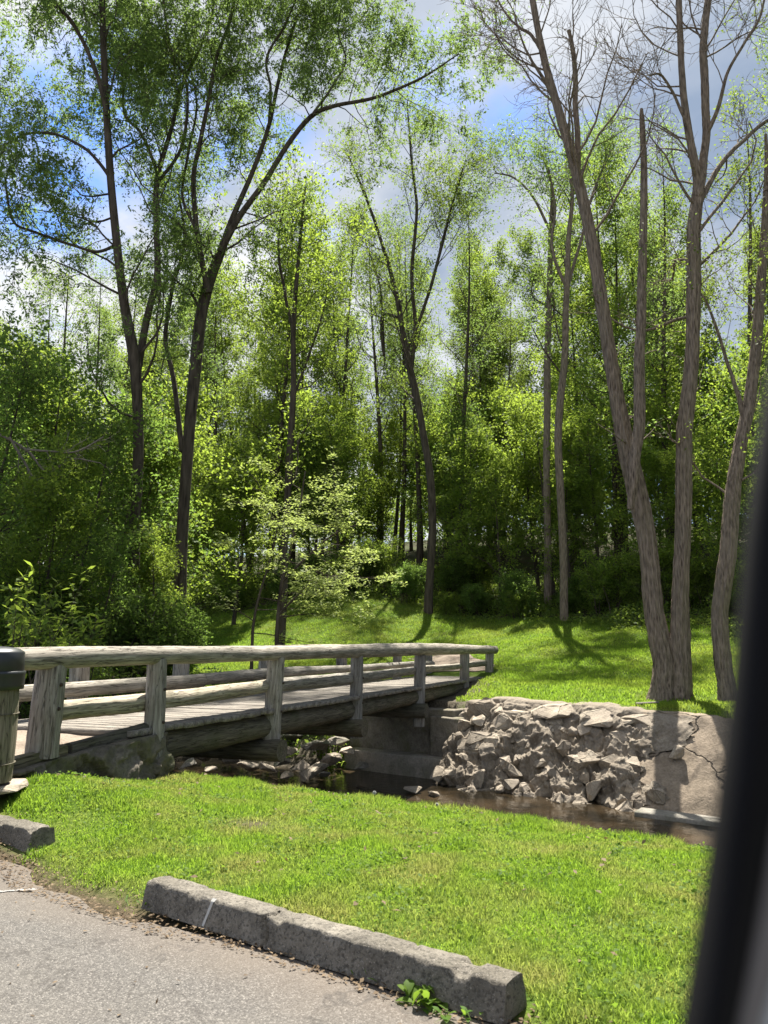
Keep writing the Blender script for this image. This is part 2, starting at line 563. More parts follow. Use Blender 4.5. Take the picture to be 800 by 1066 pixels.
def ground_mat():
    m = mat('ground')
    t = NT(m)
    p = t.pos()
    a = t.n('ShaderNodeAttribute', attribute_name='surface')
    sp = t.n('ShaderNodeSeparateColor', {0: a.outputs['Color']})
    n1 = t.noise(p, 1.4, 6, 0.6)
    n2 = t.noise(p, 22, 6, 0.7)
    n3 = t.noise(p, 0.35, 3)
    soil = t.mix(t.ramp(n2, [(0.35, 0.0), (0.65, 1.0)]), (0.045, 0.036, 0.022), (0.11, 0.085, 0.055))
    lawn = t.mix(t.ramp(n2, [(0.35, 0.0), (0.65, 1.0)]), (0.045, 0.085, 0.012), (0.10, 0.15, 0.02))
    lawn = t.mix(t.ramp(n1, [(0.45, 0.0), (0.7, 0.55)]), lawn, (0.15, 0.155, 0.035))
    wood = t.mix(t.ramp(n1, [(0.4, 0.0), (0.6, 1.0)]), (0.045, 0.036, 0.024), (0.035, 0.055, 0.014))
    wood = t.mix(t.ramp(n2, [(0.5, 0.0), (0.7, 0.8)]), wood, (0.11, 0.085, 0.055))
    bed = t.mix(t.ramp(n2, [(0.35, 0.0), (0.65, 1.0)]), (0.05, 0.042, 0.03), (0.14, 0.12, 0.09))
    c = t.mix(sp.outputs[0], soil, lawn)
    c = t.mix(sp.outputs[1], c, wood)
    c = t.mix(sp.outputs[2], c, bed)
    t.finish(c, 0.95, 0.1, t.bump(t.math('ADD', n1, n2), 0.8, 0.04))
    return m


def water_mat():
    m = mat('creek_water')
    t = NT(m)
    p = t.pos()
    n1 = t.noise(p, 5.0, 4, 0.55, 0.5)
    n2 = t.noise(p, 0.9, 4, 0.6)
    c = t.mix(t.ramp(n2, [(0.4, 0.0), (0.62, 1.0)]), (0.010, 0.008, 0.005), (0.040, 0.028, 0.016))
    t.finish(c, 0.06, 0.5, t.bump(n1, 0.25, 0.03), IOR=1.33)
    return m


M['stop'] = stop_mat()
M['asphalt'] = asphalt_mat()
M['path'] = path_mat()
M['ground'] = ground_mat()
M['water'] = water_mat()


# ------------------------------------------------------------------ terrain
def fbm2(x, y, sc, seed=0):
    r = np.random.default_rng(seed)
    o = np.zeros_like(x, dtype=float)
    amp = 1.0
    for k in range(4):
        a, b, c, d = r.uniform(0, 6.28, 4)
        th = r.uniform(0, 6.28)
        u = (x * math.cos(th) + y * math.sin(th)) / sc
        v = (-x * math.sin(th) + y * math.cos(th)) / sc
        o = o + amp * (np.sin(u * 1.7 + a + 1.1 * np.sin(v + c)) * np.sin(v * 1.3 + b + 0.9 * np.sin(u * 0.8 + d)))
        sc *= 0.5
        amp *= 0.5
    return o


P2 = np.array([-2.48, 8.5])            # first bridge post on the near side, at the abutment
BU = np.array([0.363, 0.932])
BU = BU / np.linalg.norm(BU)
BV = np.array([-BU[1], BU[0]])
DECK = 0.55


def bridge(a, c, z):
    p = P2 + BU * a + BV * c
    return np.array([p[0], p[1], z])


def path_z(a):
    return np.clip(0.53 + 0.07 * a, 0.0, 0.53)


def ground_z(x, y):
    x = np.asarray(x, float)
    y = np.asarray(y, float)
    q, s = xy_qs(x, y)
    near = np.interp(q, [-300, 2.86, 3.02, 4.5, 5.5, 6.1, 6.7, 8.6, 9.2, 300], [-0.05, -0.05, 0.02, 0.05, 0.03, -0.04, -0.3, -1.35, -1.6, -1.6])
    t = np.clip(q - 15.0, 0, None)
    t1 = np.minimum(t, 17)
    hill = 0.10 + 0.07 * t1 + 0.0065 * t1 ** 2 + 0.24 * (t - t1)
    hill = hill + 0.11 * np.clip(q - 17, 0, 12) * sstep(-16, -24, s)
    hill = np.minimum(hill, 9 + 0.05 * t)
    wallf = np.interp(q, [13.9, 14.25, 15.75], [0, 0, 1.0])
    wallf = np.where(s < -9.0, np.interp(q, [15.05, 15.3], [0, 1.0]), wallf)
    natf = sstep(13.0, 16.4, q)
    wl = sstep(-12.3, -11.7, s)
    f = wallf * wl + natf * (1 - wl)
    z = near * (1 - f) + hill * f
    rel_x, rel_y = x - P2[0], y - P2[1]
    a = rel_x * BU[0] + rel_y * BU[1]
    c = rel_x * BV[0] + rel_y * BV[1]
    # left of the bridge the stream comes out of an overgrown bank
    fl = np.maximum(sstep(6.5, 9.0, c), sstep(2.4, 4.0, c) * (1 - sstep(3.5, 6.0, a))) * (q > 5.5) * (q < 17)
    z = np.where(fl > 0, np.maximum(z, z * (1 - fl) + (0.15 + 0.05 * np.clip(q - 8, 0, 9)) * fl), z)
    # embankment that carries the approach path
    rel_x, rel_y = x - P2[0], y - P2[1]
    a = rel_x * BU[0] + rel_y * BU[1]
    c = rel_x * BV[0] + rel_y * BV[1]
    emb = sstep(0.0, 0.2, c) * (1 - sstep(2.2, 4.5, c)) * (1 - sstep(0.1, 0.6, a)) * sstep(-9, -7.6, a)
    z = z * (1 - emb) + np.maximum(path_z(a) - 0.05, z) * emb
    soft = sstep(-1.3, -0.14, c) * (1 - sstep(-0.2, 0.0, c)) * (1 - sstep(-1.9, -1.2, a)) * sstep(-5, -3.5, a)
    mound = sstep(-2.4, -0.3, c) * (1 - sstep(-2.0, -0.3, a)) * sstep(-6, -3.0, a) * (1 - sstep(0.0, 0.2, c))
    z = z + 0.24 * mound * np.where(q > 2.9, 1, 0) * sstep(3.0, 4.2, q)
    z = z + soft * 0.5 * np.maximum(path_z(a) - 0.1, 0) * 0.8
    amp = np.where(q > 16, 0.08, np.where(q > 8.5, 0.06, 0.012))
    flat = 1 - np.exp(-((q - 3.0) / 0.6) ** 2)
    z = z + amp * fbm2(x, y, 1.3, 3) * np.where(q < 2.9, 0, 1) * flat
    return z


def q_edge(s):
    return np.interp(s, [-60, -40, -30, -27, -22, -19, -11.6, -6.2, 5, 15, 40], [15, 21, 26, 28.0, 29, 29.2, 28.2, 26.2, 22.5, 20, 18])


qv = np.concatenate([np.arange(-60, 0, 6), np.arange(0, 2.6, 0.4), np.arange(2.6, 19, 0.12), np.arange(19, 42, 0.5), np.arange(42, 170, 6)])
sv = np.concatenate([np.arange(-160, -32, 6), np.arange(-32, -16, 0.5), np.arange(-16, 6, 0.18), np.arange(6, 20, 0.6), np.arange(20, 160, 6)])
Q, S = np.meshgrid(qv, sv, indexing='ij')
GX, GY = qs_xy(Q, S)
GZ = ground_z(GX, GY)
mb = MB()
nq, ns = Q.shape
ii, jj = np.meshgrid(np.arange(nq - 1), np.arange(ns - 1), indexing='ij')
gf = np.stack([ii * ns + jj, ii * ns + jj + 1, (ii + 1) * ns + jj + 1, (ii + 1) * ns + jj], -1).reshape(-1, 4)[:, ::-1]
mb.add(np.stack([GX, GY, GZ], -1).reshape(-1, 3), gf)
ground = mb.build('ground', M['ground'], smooth=True)
tag(ground, kind='structure')
att = ground.data.attributes.new('surface', 'FLOAT_COLOR', 'POINT')
fn = fbm2(GX, GY, 2.0, 9) * 0.4
RA = (GX - P2[0]) * BU[0] + (GY - P2[1]) * BU[1]
RC = (GX - P2[0]) * BV[0] + (GY - P2[1]) * BV[1]
under = (RA > -0.2) & (RA < 14.5) & (RC > -0.6) & (RC < 3.0)
bed = sstep(6.9, 7.8, Q + fn) * (1 - sstep(14.3, 15.0, Q))
bed = np.maximum(bed, under * 1.0)
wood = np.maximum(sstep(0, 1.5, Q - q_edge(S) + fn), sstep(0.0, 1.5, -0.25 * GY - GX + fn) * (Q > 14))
bare = np.exp(-(((GX + 1.02) ** 2 / 0.05) + ((GY - 6.25) ** 2 / 0.03)))
lawn = sstep(2.9, 3.05, Q + fn * 0.2) * (1 - bare)
cols = np.stack([lawn, wood, bed, np.ones_like(bed)], -1).reshape(-1)
att.data.foreach_set('color', cols.astype(np.float32))

# parking lot, with a ragged edge along the wheel stops
mb = MB()
se = np.concatenate([np.arange(-60, -9, 3), np.arange(-9, 3, 0.06), np.arange(3, 60, 3)])
rg = np.random.default_rng(5)
ql = np.concatenate([np.linspace(-50, 2, 24), np.array([2.4, 2.7, 2.9])])
edge_n = 0.06 * np.sin(se * 2.1) + 0.035 * np.sin(se * 7.3 + 1) + rg.normal(0, 0.012, len(se)) + np.interp(se, [-9, -5.6, -5.1, -4.6, -3.3, -3.0], [0.12, 0.12, 0.0, -0.12, -0.10, 0.0])
QQ = ql[:, None] * np.ones(len(se))[None]
QQ[-1] += edge_n
QQ[-2] += edge_n * 0.8
QQ[-3] += edge_n * 0.5
SS = np.ones(len(ql))[:, None] * se[None]
px_, py_ = qs_xy(QQ, SS)
pz_ = np.zeros_like(px_)
pz_[-1] -= 0.02
n1, n2 = QQ.shape
ii, jj = np.meshgrid(np.arange(n1 - 1), np.arange(n2 - 1), indexing='ij')
mb.add(np.stack([px_, py_, pz_], -1).reshape(-1, 3), np.stack([ii * n2 + jj, ii * n2 + jj + 1, (ii + 1) * n2 + jj + 1, (ii + 1) * n2 + jj], -1).reshape(-1, 4)[:, ::-1])
lot = mb.build('parking_lot', M['asphalt'])
tag(lot, kind='structure')

# worn white paint remnant on the asphalt
mb = MB()
c0 = at(8, 931, 4.75)
for k in range(5):
    r_ = np.random.default_rng(k)
    cx, cy = c0[0] - 0.09 + 0.05 * k, c0[1] - 0.01 + 0.012 * k
    a_ = np.arange(9) / 9 * 6.283
    rr = r_.uniform(0.5, 1.2, 9)
    v = np.stack([cx + np.cos(a_) * rr * 0.04, cy + np.sin(a_) * rr * 0.018, np.full(9, 0.004 + 0.0004 * k)], -1)
    mb.add(np.vstack([v, [[cx, cy, 0.004 + 0.0004 * k]]]), np.array([[i, (i + 1) % 9, 9] for i in range(9)]))
o = mb.build('paint_marking', plain('worn_paint', (0.27, 0.26, 0.245), 0.85, 0.1))
tag(o, kind='structure')

# approach path and the path beyond the bridge
mb = MB()
av = np.linspace(-8, 0.02, 40)
cv = np.linspace(-0.05, 1.98, 14)
A, C = np.meshgrid(av, cv, indexing='ij')
X = P2[0] + BU[0] * A + BV[0] * C
Y = P2[1] + BU[1] * A + BV[1] * C
Z = path_z(A) + 0.012 * fbm2(X, Y, 0.5, 4) - 0.03 * (np.abs(C - 0.96) / 1.0) ** 3
g2 = lambda a, b: (lambda i, j: np.stack([i * b + j, i * b + j + 1, (i + 1) * b + j + 1, (i + 1) * b + j], -1).reshape(-1, 4))(*np.meshgrid(np.arange(a - 1), np.arange(b - 1), indexing='ij'))
mb.add(np.stack([X, Y, Z], -1).reshape(-1, 3), g2(40, 14))
av = np.linspace(15.3, 18.6, 50)
A, C = np.meshgrid(av, cv, indexing='ij')
bend = 0.16 * (A - 15.3) ** 2
C2 = C + bend
X = P2[0] + BU[0] * A + BV[0] * C2
Y = P2[1] + BU[1] * A + BV[1] * C2
Z = ground_z(X, Y) + 0.03
Z = np.maximum(Z, 0.5 - (A - 15.3) * 0.3)
mb.add(np.stack([X, Y, Z], -1).reshape(-1, 3), g2(50, 14))
tag(mb.build('path', M['path'], smooth=True), kind='structure')

# creek water
mb = MB()
sq = np.linspace(7.5, 15.2, 12)
ss = np.linspace(-70, 60, 60)
Q2, S2 = np.meshgrid(sq, ss, indexing='ij')
X, Y = qs_xy(Q2, S2)
mb.add(np.stack([X, Y, np.full_like(X, -1.40)], -1).reshape(-1, 3), g2(12, 60)[:, ::-1])
tag(mb.build('creek_water', M['water']), kind='structure')


# ------------------------------------------------------------------ logs, boxes, rocks
def log(name, pts, material, parent, k=20, seed=0, squarish=0.0, rough=0.05, checks=2, n=24):
    """log through rows (x,y,z,r); its mesh lies along the object's own x axis so that the grain follows it"""
    r = np.random.default_rng(seed)
    p = resample(pts, n) if len(pts) > 2 else np.linspace(pts[0], pts[1], n)
    p0, p1 = p[0, :3], p[-1, :3]
    ax = Vector(p1 - p0).normalized()
    rot = ax.to_track_quat('X', 'Z')
    Rm = np.array(rot.to_matrix())
    loc = (p[:, :3] - p0) @ Rm
    ang = np.arange(k) / k * 2 * np.pi
    xs = loc[:, 0][:, None]
    sh = 1 + rough * (np.sin(ang[None] * 2 + xs * 1.3 + r.uniform(0, 6)) * 0.5 + np.sin(ang[None] * 3 + xs * 2.9 + r.uniform(0, 6)) * 0.35 + np.sin(xs * 5.1 + ang[None] + r.uniform(0, 6)) * 0.3) + r.normal(0, rough * 0.15, (n, k))
    if squarish:
        sq_ = 1 / np.maximum(np.abs(np.cos(ang)), np.abs(np.sin(ang)))
        sh = sh * (1 + squarish * (sq_[None] - 1))
    for _ in range(checks):
        j = r.integers(0, k)
        i0 = r.integers(0, max(1, n // 2))
        i1 = min(n, i0 + r.integers(n // 4, n))
        sh[i0:i1, j] *= r.uniform(0.86, 0.94)
    m_ = MB()
    v, f = tubes(loc[None], p[None, :, 3], k, shape=sh[None])
    m_.add(v, f)
    for e, i in ((0, 0), (1, n - 1)):
        ring = v[i * k:(i + 1) * k]
        cc = ring.mean(0) + np.array([(-1, 1)[e] * 0.004, 0, 0])
        vv = np.vstack([ring, cc[None]])
        ff = np.array([[j, (j + 1) % k, k] for j in range(k)])
        m_.add(vv, ff if e else ff[:, ::-1])
    o = m_.build(name, material, parent)
    pl = np.array(parent.location) if parent is not None else np.zeros(3)
    o.location = Vector(p0 - pl)
    o.rotation_mode = 'QUATERNION'
    o.rotation_quaternion = rot
    me = o.data
    me.polygons.foreach_set('use_smooth', np.ones(len(me.polygons), dtype=bool))
    try:
        me.set_sharp_from_angle(angle=rad(45))
    except Exception:
        pass
    return o


def box_pts(mb, c, ex, ey, ez, jit=0.0, seed=0):
    """box from centre and three half-extent vectors"""
    r = np.random.default_rng(seed)
    v = []
    for sx in (-1, 1):
        for sy in (-1, 1):
            for sz in (-1, 1):
                v.append(np.asarray(c) + sx * np.asarray(ex) + sy * np.asarray(ey) + sz * np.asarray(ez) + r.normal(0, 1, 3) * jit)
    mb.add(v, [[0, 1, 3, 2], [4, 6, 7, 5], [0, 4, 5, 1], [2, 3, 7, 6], [0, 2, 6, 4], [1, 5, 7, 3]])


def rock_mesh(name, seed, size, material, npts=14, bevel=0.04):
    r = np.random.default_rng(seed)
    bm = bmesh.new()
    p = norm(r.normal(size=(npts, 3))) * r.uniform(0.75, 1.05, (npts, 1))
    for q_ in p:
        bm.verts.new(Vector(q_ * np.asarray(size)))
    res = bmesh.ops.convex_hull(bm, input=bm.verts)
    for g in set(res['geom_interior']) | set(res['geom_unused']):
        if isinstance(g, bmesh.types.BMVert) and g.is_valid:
            bm.verts.remove(g)
    bmesh.ops.dissolve_limit(bm, angle_limit=rad(9), verts=bm.verts, edges=bm.edges)
    if bevel:
        bmesh.ops.bevel(bm, geom=list(bm.edges), offset=min(size) * bevel * 2.2, segments=2, affect='EDGES', clamp_overlap=True, profile=0.6)
    bmesh.ops.triangulate(bm, faces=bm.faces)
    for _ in range(1):
        bmesh.ops.subdivide_edges(bm, edges=bm.edges, cuts=1, use_grid_fill=True)
    for v in bm.verts:
        v.co += v.co.normalized() * float(r.normal(0, 1)) * min(size) * 0.035
    me = bpy.data.meshes.new(name)
    bm.to_mesh(me)
    bm.free()
    me.materials.append(material)
    return me


def place(name, me, loc, rot, parent=None):
    o = bpy.data.objects.new(name, me)
    COL.objects.link(o)
    o.parent = parent
    pl = np.array(parent.location) if parent is not None else np.zeros(3)
    o.location = Vector(np.asarray(loc, float) - pl)
    o.rotation_euler = rot
    return o


def cells(u, v, size, seed, tilt):
    """broken rock: every random cell is a small tilted plane"""
    r = np.random.default_rng(seed)
    u0, u1, v0, v1 = u.min() - size, u.max() + size, v.min() - size, v.max() + size
    k = int((u1 - u0) * (v1 - v0) / size ** 2)
    cu, cv = r.uniform(u0, u1, k), r.uniform(v0, v1, k)
    off, gu, gv = r.normal(0, 1, k), r.normal(0, tilt, k), r.normal(0, tilt, k)
    out = np.zeros(u.shape)
    for i in range(u.shape[0]):
        near = np.abs(cu - u[i].mean()) < size * 3 + 0.3
        du, dv = u[i][:, None] - cu[near][None], v[i][:, None] - cv[near][None]
        b = np.argmin(du ** 2 + dv ** 2, 1)
        ar = np.arange(u.shape[1])
        out[i] = off[near][b] + (gu[near][b] * du[ar, b] + gv[near][b] * dv[ar, b]) / size
    return out


# ------------------------------------------------------------------ footbridge
br = empty('footbridge', bridge(0, 0.95, DECK - 0.5))
tag(br, 'weathered log footbridge with round rails and plank deck crossing the creek', 'bridge')


def post(name, ptop, pbot, dtop, dbot, r0, r1, seed):
    a = at(ptop[0], ptop[1], dtop)
    b = at(pbot[0], pbot[1], dbot)
    o = log(name, [[*b, r1], [*(b * 0.5 + a * 0.5), (r0 + r1) / 2], [*a, r0]], M['post_wood'], br, 20, seed, 0.55, 0.035, 5, 20)
    return o, a, b


bolt_me = None


def bolts(parent, a, b, ts, out):
    for t in ts:
        p = b + (a - b) * t + out
        m_ = MB()
        ang = np.arange(8) / 8 * 6.283
        ax = norm(out)
        e1 = norm(np.cross(ax, [0, 0, 1]))
        e2 = np.cross(ax, e1)
        ring = np.cos(ang)[:, None] * e1 * 0.018 + np.sin(ang)[:, None] * e2 * 0.018
        v = np.vstack([p + ring, p + ring * 0.8 + ax * 0.015, (p + ax * 0.018)[None]])
        f4 = [[i, (i + 1) % 8, 8 + (i + 1) % 8, 8 + i] for i in range(8)]
        m_.add(v, f4)
        m_.add(v[8:], [[i, (i + 1) % 8, 8] for i in range(8)])
        o = m_.build('bolt', M['iron'], parent)
        o.matrix_parent_inverse = (br.matrix_world @ Matrix.Translation(parent.location) @ parent.rotation_quaternion.to_matrix().to_4x4()).inverted()


bpy.context.view_layer.update()
OUTN = np.array([-BV[0], -BV[1], 0]) * 1.0
near_posts = [((55, 688), (44, 788), 7.15, 7.15, 0.115, 0.135), ((164, 686), (159, 800), 8.5, 8.5, 0.10, 0.105),
              ((288, 684), (282, 782), 11.0, 11.0, 0.115, 0.12), ((372, 682), (370, 768), 13.7, 13.7, 0.11, 0.115),
              ((438, 682), (436, 756), 16.9, 16.9, 0.125, 0.125), ((484, 680), (483, 746), 20.3, 20.3, 0.125, 0.13), ((510, 680), (509, 712), 22.8, 22.8, 0.12, 0.12)]
for i, a_ in enumerate(near_posts):
    o, a, b = post('post', *a_, 20 + i)
    if 0 <= i < 5:
        bolts(o, a, b, (0.72, 0.42) if i else (0.75, 0.5), OUTN * a_[4] * 1.12)
for i, (a_, c_) in enumerate([(-1.75, 1.9), (0.9, 1.86), (3.05, 1.86), (5.6, 1.86), (9.0, 1.86), (12.6, 1.86), (15.3, 1.86)]):
    t_, b_ = bridge(a_, c_, 1.24), bridge(a_, c_ + 0.02, 0.02 if a_ > 0 else 0.2)
    log('post', [[*b_, 0.12], [*t_, 0.11]], M['post_wood'], br, 20, 40 + i, 0.5, 0.04, 4, 16)

top_near = [(-1.95, 0, 1.29, 0.10), (-1.2, 0, 1.30, 0.104), (0, 0, 1.303, 0.10), (2.7, 0, 1.305, 0.102), (5.6, 0.0, 1.32, 0.118), (9.0, 0, 1.335, 0.135), (12.6, 0, 1.318, 0.125), (15.9, 0, 1.29, 0.115)]
log('top_rail', [[*bridge(a, c - 0.02, z), r] for a, c, z, r in top_near], M['rail_wood'], br, 28, 3, 0, 0.05, 4, 90)
log('top_rail', [[*bridge(a, c + 1.86, z - 0.02), r * 0.95] for a, c, z, r in top_near], M['rail_wood'], br, 28, 4, 0, 0.06, 4, 90)
for j, (a0, a1, z0, z1, r0, r1) in enumerate([(-1.45, 2.75, 0.80, 0.855, 0.095, 0.09), (2.75, 9.0, 0.85, 0.885, 0.098, 0.08), (9.05, 15.2, 0.90, 0.92, 0.075, 0.09)]):
    am = (a0 + a1) / 2
    log('middle_rail', [[*bridge(a0, 0.14, z0), r0], [*bridge(am, 0.13, (z0 + z1) / 2 - 0.02), r0], [*bridge(a1, 0.14, z1), r1]], M['rail_wood'], br, 22, 60 + j, 0, 0.07, 3, 40)
for j, (a0, a1, z0, z1, r0, r1) in enumerate([(-3.2, 3.4, 0.83, 0.87, 0.095, 0.10), (3.4, 9.4, 0.89, 0.90, 0.095, 0.08), (9.4, 15.2, 0.90, 0.88, 0.08, 0.09)]):
    am = (a0 + a1) / 2
    log('middle_rail', [[*bridge(a0, 1.72, z0), r0], [*bridge(am, 1.74, (z0 + z1) / 2 + 0.02), r0], [*bridge(a1, 1.72, z1), r1]], M['rail_wood'], br, 22, 70 + j, 0, 0.07, 3, 40)

# deck: planks laid across, grain along the local x axis
mb = MB()
rr = np.random.default_rng(8)
a = -0.45
while a < 15.6:
    w = rr.uniform(0.17, 0.22)
    mid = a + w / 2
    z = DECK - 0.03 + rr.normal(0, 0.003)
    e0, e1 = -0.06 + rr.normal(0, 0.015), 1.94 + rr.normal(0, 0.015)
    box_pts(mb, (0.0 + (e0 + e1) / 2, mid, z), ((e1 - e0) / 2, 0, 0), (0, w / 2 - 0.006, 0), (0, 0, 0.03), 0.002, int(a * 100) + 300)
    a += w
dk = mb.build('deck', M['deck_wood'], br)
dk.matrix_parent_inverse = Matrix.Translation(br.location).inverted()
bx, by = Vector((BV[0], BV[1], 0)), Vector((BU[0], BU[1], 0))
dk.matrix_basis = Matrix(((bx.x, by.x, 0, P2[0]), (bx.y, by.y, 0, P2[1]), (0, 0, 1, 0), (0, 0, 0, 1)))
# stringers and cross logs below
for j, c in enumerate((0.16, 0.95, 1.75)):
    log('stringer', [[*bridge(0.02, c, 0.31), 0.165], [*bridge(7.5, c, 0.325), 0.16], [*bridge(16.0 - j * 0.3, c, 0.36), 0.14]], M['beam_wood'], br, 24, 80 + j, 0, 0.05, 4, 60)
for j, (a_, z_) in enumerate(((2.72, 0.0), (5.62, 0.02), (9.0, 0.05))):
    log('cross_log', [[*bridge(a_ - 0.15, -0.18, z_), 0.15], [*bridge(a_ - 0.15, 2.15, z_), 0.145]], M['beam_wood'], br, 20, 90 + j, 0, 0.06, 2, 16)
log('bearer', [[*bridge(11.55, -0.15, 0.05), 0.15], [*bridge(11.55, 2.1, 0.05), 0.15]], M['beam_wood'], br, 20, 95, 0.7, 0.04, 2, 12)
# wing wall and abutments
ww = empty('wing_wall', bridge(-0.6, -0.1, -0.2))
tag(ww, 'low mossy stone wing wall under the near bridge end', 'wall')


def curved_block(parent, name, material, a0, a1, c0, c1, zt, zb, n=40, seed=0, amp=0.03, nz=10, broken=0.0):
    """rough masonry block between bridge coordinates, top height zt(a)"""
    m_ = MB()
    av = np.linspace(a0, a1, n)
    prof = [(c0, u) for u in np.linspace(0, 1, nz)] + [(c0 + (c1 - c0) * t, 1.0) for t in (0.25, 0.5, 0.75)] + [(c1, u) for u in np.linspace(1, 0, 4)]
    V = []
    for a in av:
        for (c, u) in prof:
            V.append(bridge(a, c, zb + (zt(a) - zb) * u))
    V = np.array(V)
    if broken:
        U_, W_ = V @ np.array([BU[0], BU[1], 0.0]), V[:, 2] * 1.2 + V @ np.array([BV[0], BV[1], 0.0])
        lift = broken * (cells(U_.reshape(n, -1), W_.reshape(n, -1), 0.34, seed, 0.5) + 0.5 * cells(U_.reshape(n, -1), W_.reshape(n, -1), 0.13, seed + 1, 0.7)).reshape(-1)
        V -= lift[:, None] * np.array([BV[0], BV[1], 0.0])
    V += amp * np.stack([fbm2(V[:, 0] * 1.3 + V[:, 2], V[:, 2] * 2 + V[:, 1], 0.35, seed), fbm2(V[:, 1] + V[:, 2], V[:, 2] * 2.2, 0.3, seed + 1), 0.6 * fbm2(V[:, 0], V[:, 1], 0.4, seed + 2)], -1)
    k = len(prof)
    m_.add(V, g2(n, k))
    for i in (0, n - 1):
        ring = V[i * k:(i + 1) * k]
        m_.add(np.vstack([ring, ring.mean(0)[None]]), [[j, (j + 1) % k, k] for j in range(k)])
    o = m_.build(name, material, parent)
    o.matrix_parent_inverse = Matrix.Translation(parent.location).inverted()
    return o


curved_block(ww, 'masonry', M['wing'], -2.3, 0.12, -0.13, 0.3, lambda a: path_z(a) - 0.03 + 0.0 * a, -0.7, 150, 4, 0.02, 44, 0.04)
for j, (a0, a1) in enumerate(((-2.35, -1.25), (-1.2, 0.02))):
    log('edge_log', [[*bridge(a0, 0.02, path_z(a0) - 0.0), 0.065], [*bridge(a1, 0.03, path_z(a1) + 0.0), 0.07]], M['beam_wood'], ww, 16, 130 + j, 0.5, 0.08, 2, 20)
ab = empty('near_abutment', bridge(-0.1, 0.95, -1.5))
tag(ab, 'dark stone abutment below the near end of the bridge deck', 'abutment')
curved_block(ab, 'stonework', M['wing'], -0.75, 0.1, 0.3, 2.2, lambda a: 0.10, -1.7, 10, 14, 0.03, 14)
fa = empty('far_abutment', bridge(12, 0.95, -1.5))
tag(fa, 'stepped concrete abutment under the far end of the bridge', 'abutment')
curved_block(fa, 'abutment_block', M['concrete'], 11.25, 13.2, -0.12, 2.2, lambda a: -0.10, -1.7, 14, 24, 0.012, 12)
mb = MB()
for (s0, s1, q0, q1, zt) in [(-11.9, -9.0, 14.95, 15.5, 0.02), (-9.5, -8.8, 14.75, 15.1, -0.14)]:
    a_, b_ = np.array(qs_xy((q0 + q1) / 2, s0)), np.array(qs_xy((q0 + q1) / 2, s1))
    box_pts(mb, (*(a_ + b_) / 2, (zt - 1.8) / 2), (*((b_ - a_) / 2), 0), (*(NQ * (q1 - q0) / 2), 0), (0, 0, (zt + 1.8) / 2), 0.015, int(-s0 * 10))
o = mb.build('back_wall', M['wing'], fa)
o.matrix_parent_inverse = Matrix.Translation(fa.location).inverted()
bv = o.modifiers.new('bevel', 'BEVEL')
bv.width, bv.segments = 0.03, 2
mb = MB()
f0, f1 = at(358, 799, 18.7)[:2], at(476, 813, 16.75)[:2]
dirf = norm(f1 - f0)
nf = np.array([-dirf[1], dirf[0]])
cc = (f0 + f1) / 2 + nf * 0.35
box_pts(mb, (cc[0], cc[1], -1.32), (*(dirf * np.linalg.norm(f1 - f0) / 2), 0), (*(nf * 0.35), 0), (0, 0, 0.36), 0.01, 5)
o = mb.build('footing', M['step'], fa)
o.matrix_parent_inverse = Matrix.Translation(fa.location).inverted()
bv = o.modifiers.new('bevel', 'BEVEL')
bv.width, bv.segments = 0.03, 2
# ------------------------------------------------------------------ stone retaining wall on the far bank
rw = empty('retaining_wall', (*qs_xy(14.6, -5.5), -1.5))
tag(rw, 'rough stone retaining wall with jutting rocks on the far creek bank', 'wall')


def wall_top(s):
    return np.interp(s, [-9, -8.3, -6, -4.3, 3, 8], [0.15, 0.26, 0.20, 0.10, 0.02, 0.0])


def wall_face(s, t):
    """t 0 at the foot, 1 at the top of the face"""
    q = 13.75 + 1.75 * t + 0.06 * np.sin(s * 1.7)
    return q, -1.62 + (wall_top(s) + 1.62) * t


def wall_strip(name, material, s0, s1, ns_, amp, seed, off=0.0, nt=34, broken=0.0):
    m_ = MB()
    sv_ = np.linspace(s0, s1, ns_)
    tv = np.linspace(0, 1, nt)
    S_, T_ = np.meshgrid(sv_, tv, indexing='ij')
    if broken:                                  # ragged right-hand edge
        S_ = S_ + sstep(s1 - 0.9, s1, S_) * (0.35 * fbm2(T_ * 2.3, T_ + 3.0, 0.5, seed + 4) + 0.1 * fbm2(T_ * 2.3, T_ + 1.0, 0.12, seed + 6))
    q, z = wall_face(S_, T_)
    lift = amp * (fbm2(S_, z * 1.6, 0.55, seed) + 0.6 * np.abs(fbm2(S_, z, 0.3, seed + 5)))
    if broken:
        wu = S_ + 0.05 * fbm2(S_, z, 0.25, seed + 9)
        wv = T_ * 2.3 + 0.05 * fbm2(z, S_, 0.25, seed + 8)
        fade = np.minimum(1, (1.02 - T_) * 4) * sstep(s1 + 0.1, s1 - 0.7, S_)
        lift = lift + fade * broken * (1.0 * cells(wu, wv, 0.42, seed, 0.9) + 0.55 * cells(wu, wv, 0.20, seed + 1, 0.9) + 0.22 * cells(wu, wv, 0.09, seed + 2, 0.8))
    q = q - lift * 0.68 + off
    z = z + lift * 0.68
    cap_q = [0.18, 0.5, 0.9]
    Qc = np.concatenate([q] + [(q[:, -1:] + c) for c in cap_q], 1)
    Zc = np.concatenate([z] + [z[:, -1:] + 0.02 + 0.02 * fbm2(S_[:, :1], S_[:, :1] * 0 + c, 0.4, seed + 2) - (0.08 if c > 0.8 else 0) for c in cap_q], 1)
    Sc = np.concatenate([S_] + [S_[:, -1:]] * 3, 1)
    X, Y = qs_xy(Qc, Sc)
    m_.add(np.stack([X, Y, Zc], -1).reshape(-1, 3), g2(ns_, nt + 3))
    o = m_.build(name, material, rw)
    o.matrix_parent_inverse = Matrix.Translation(rw.location).inverted()
    return o


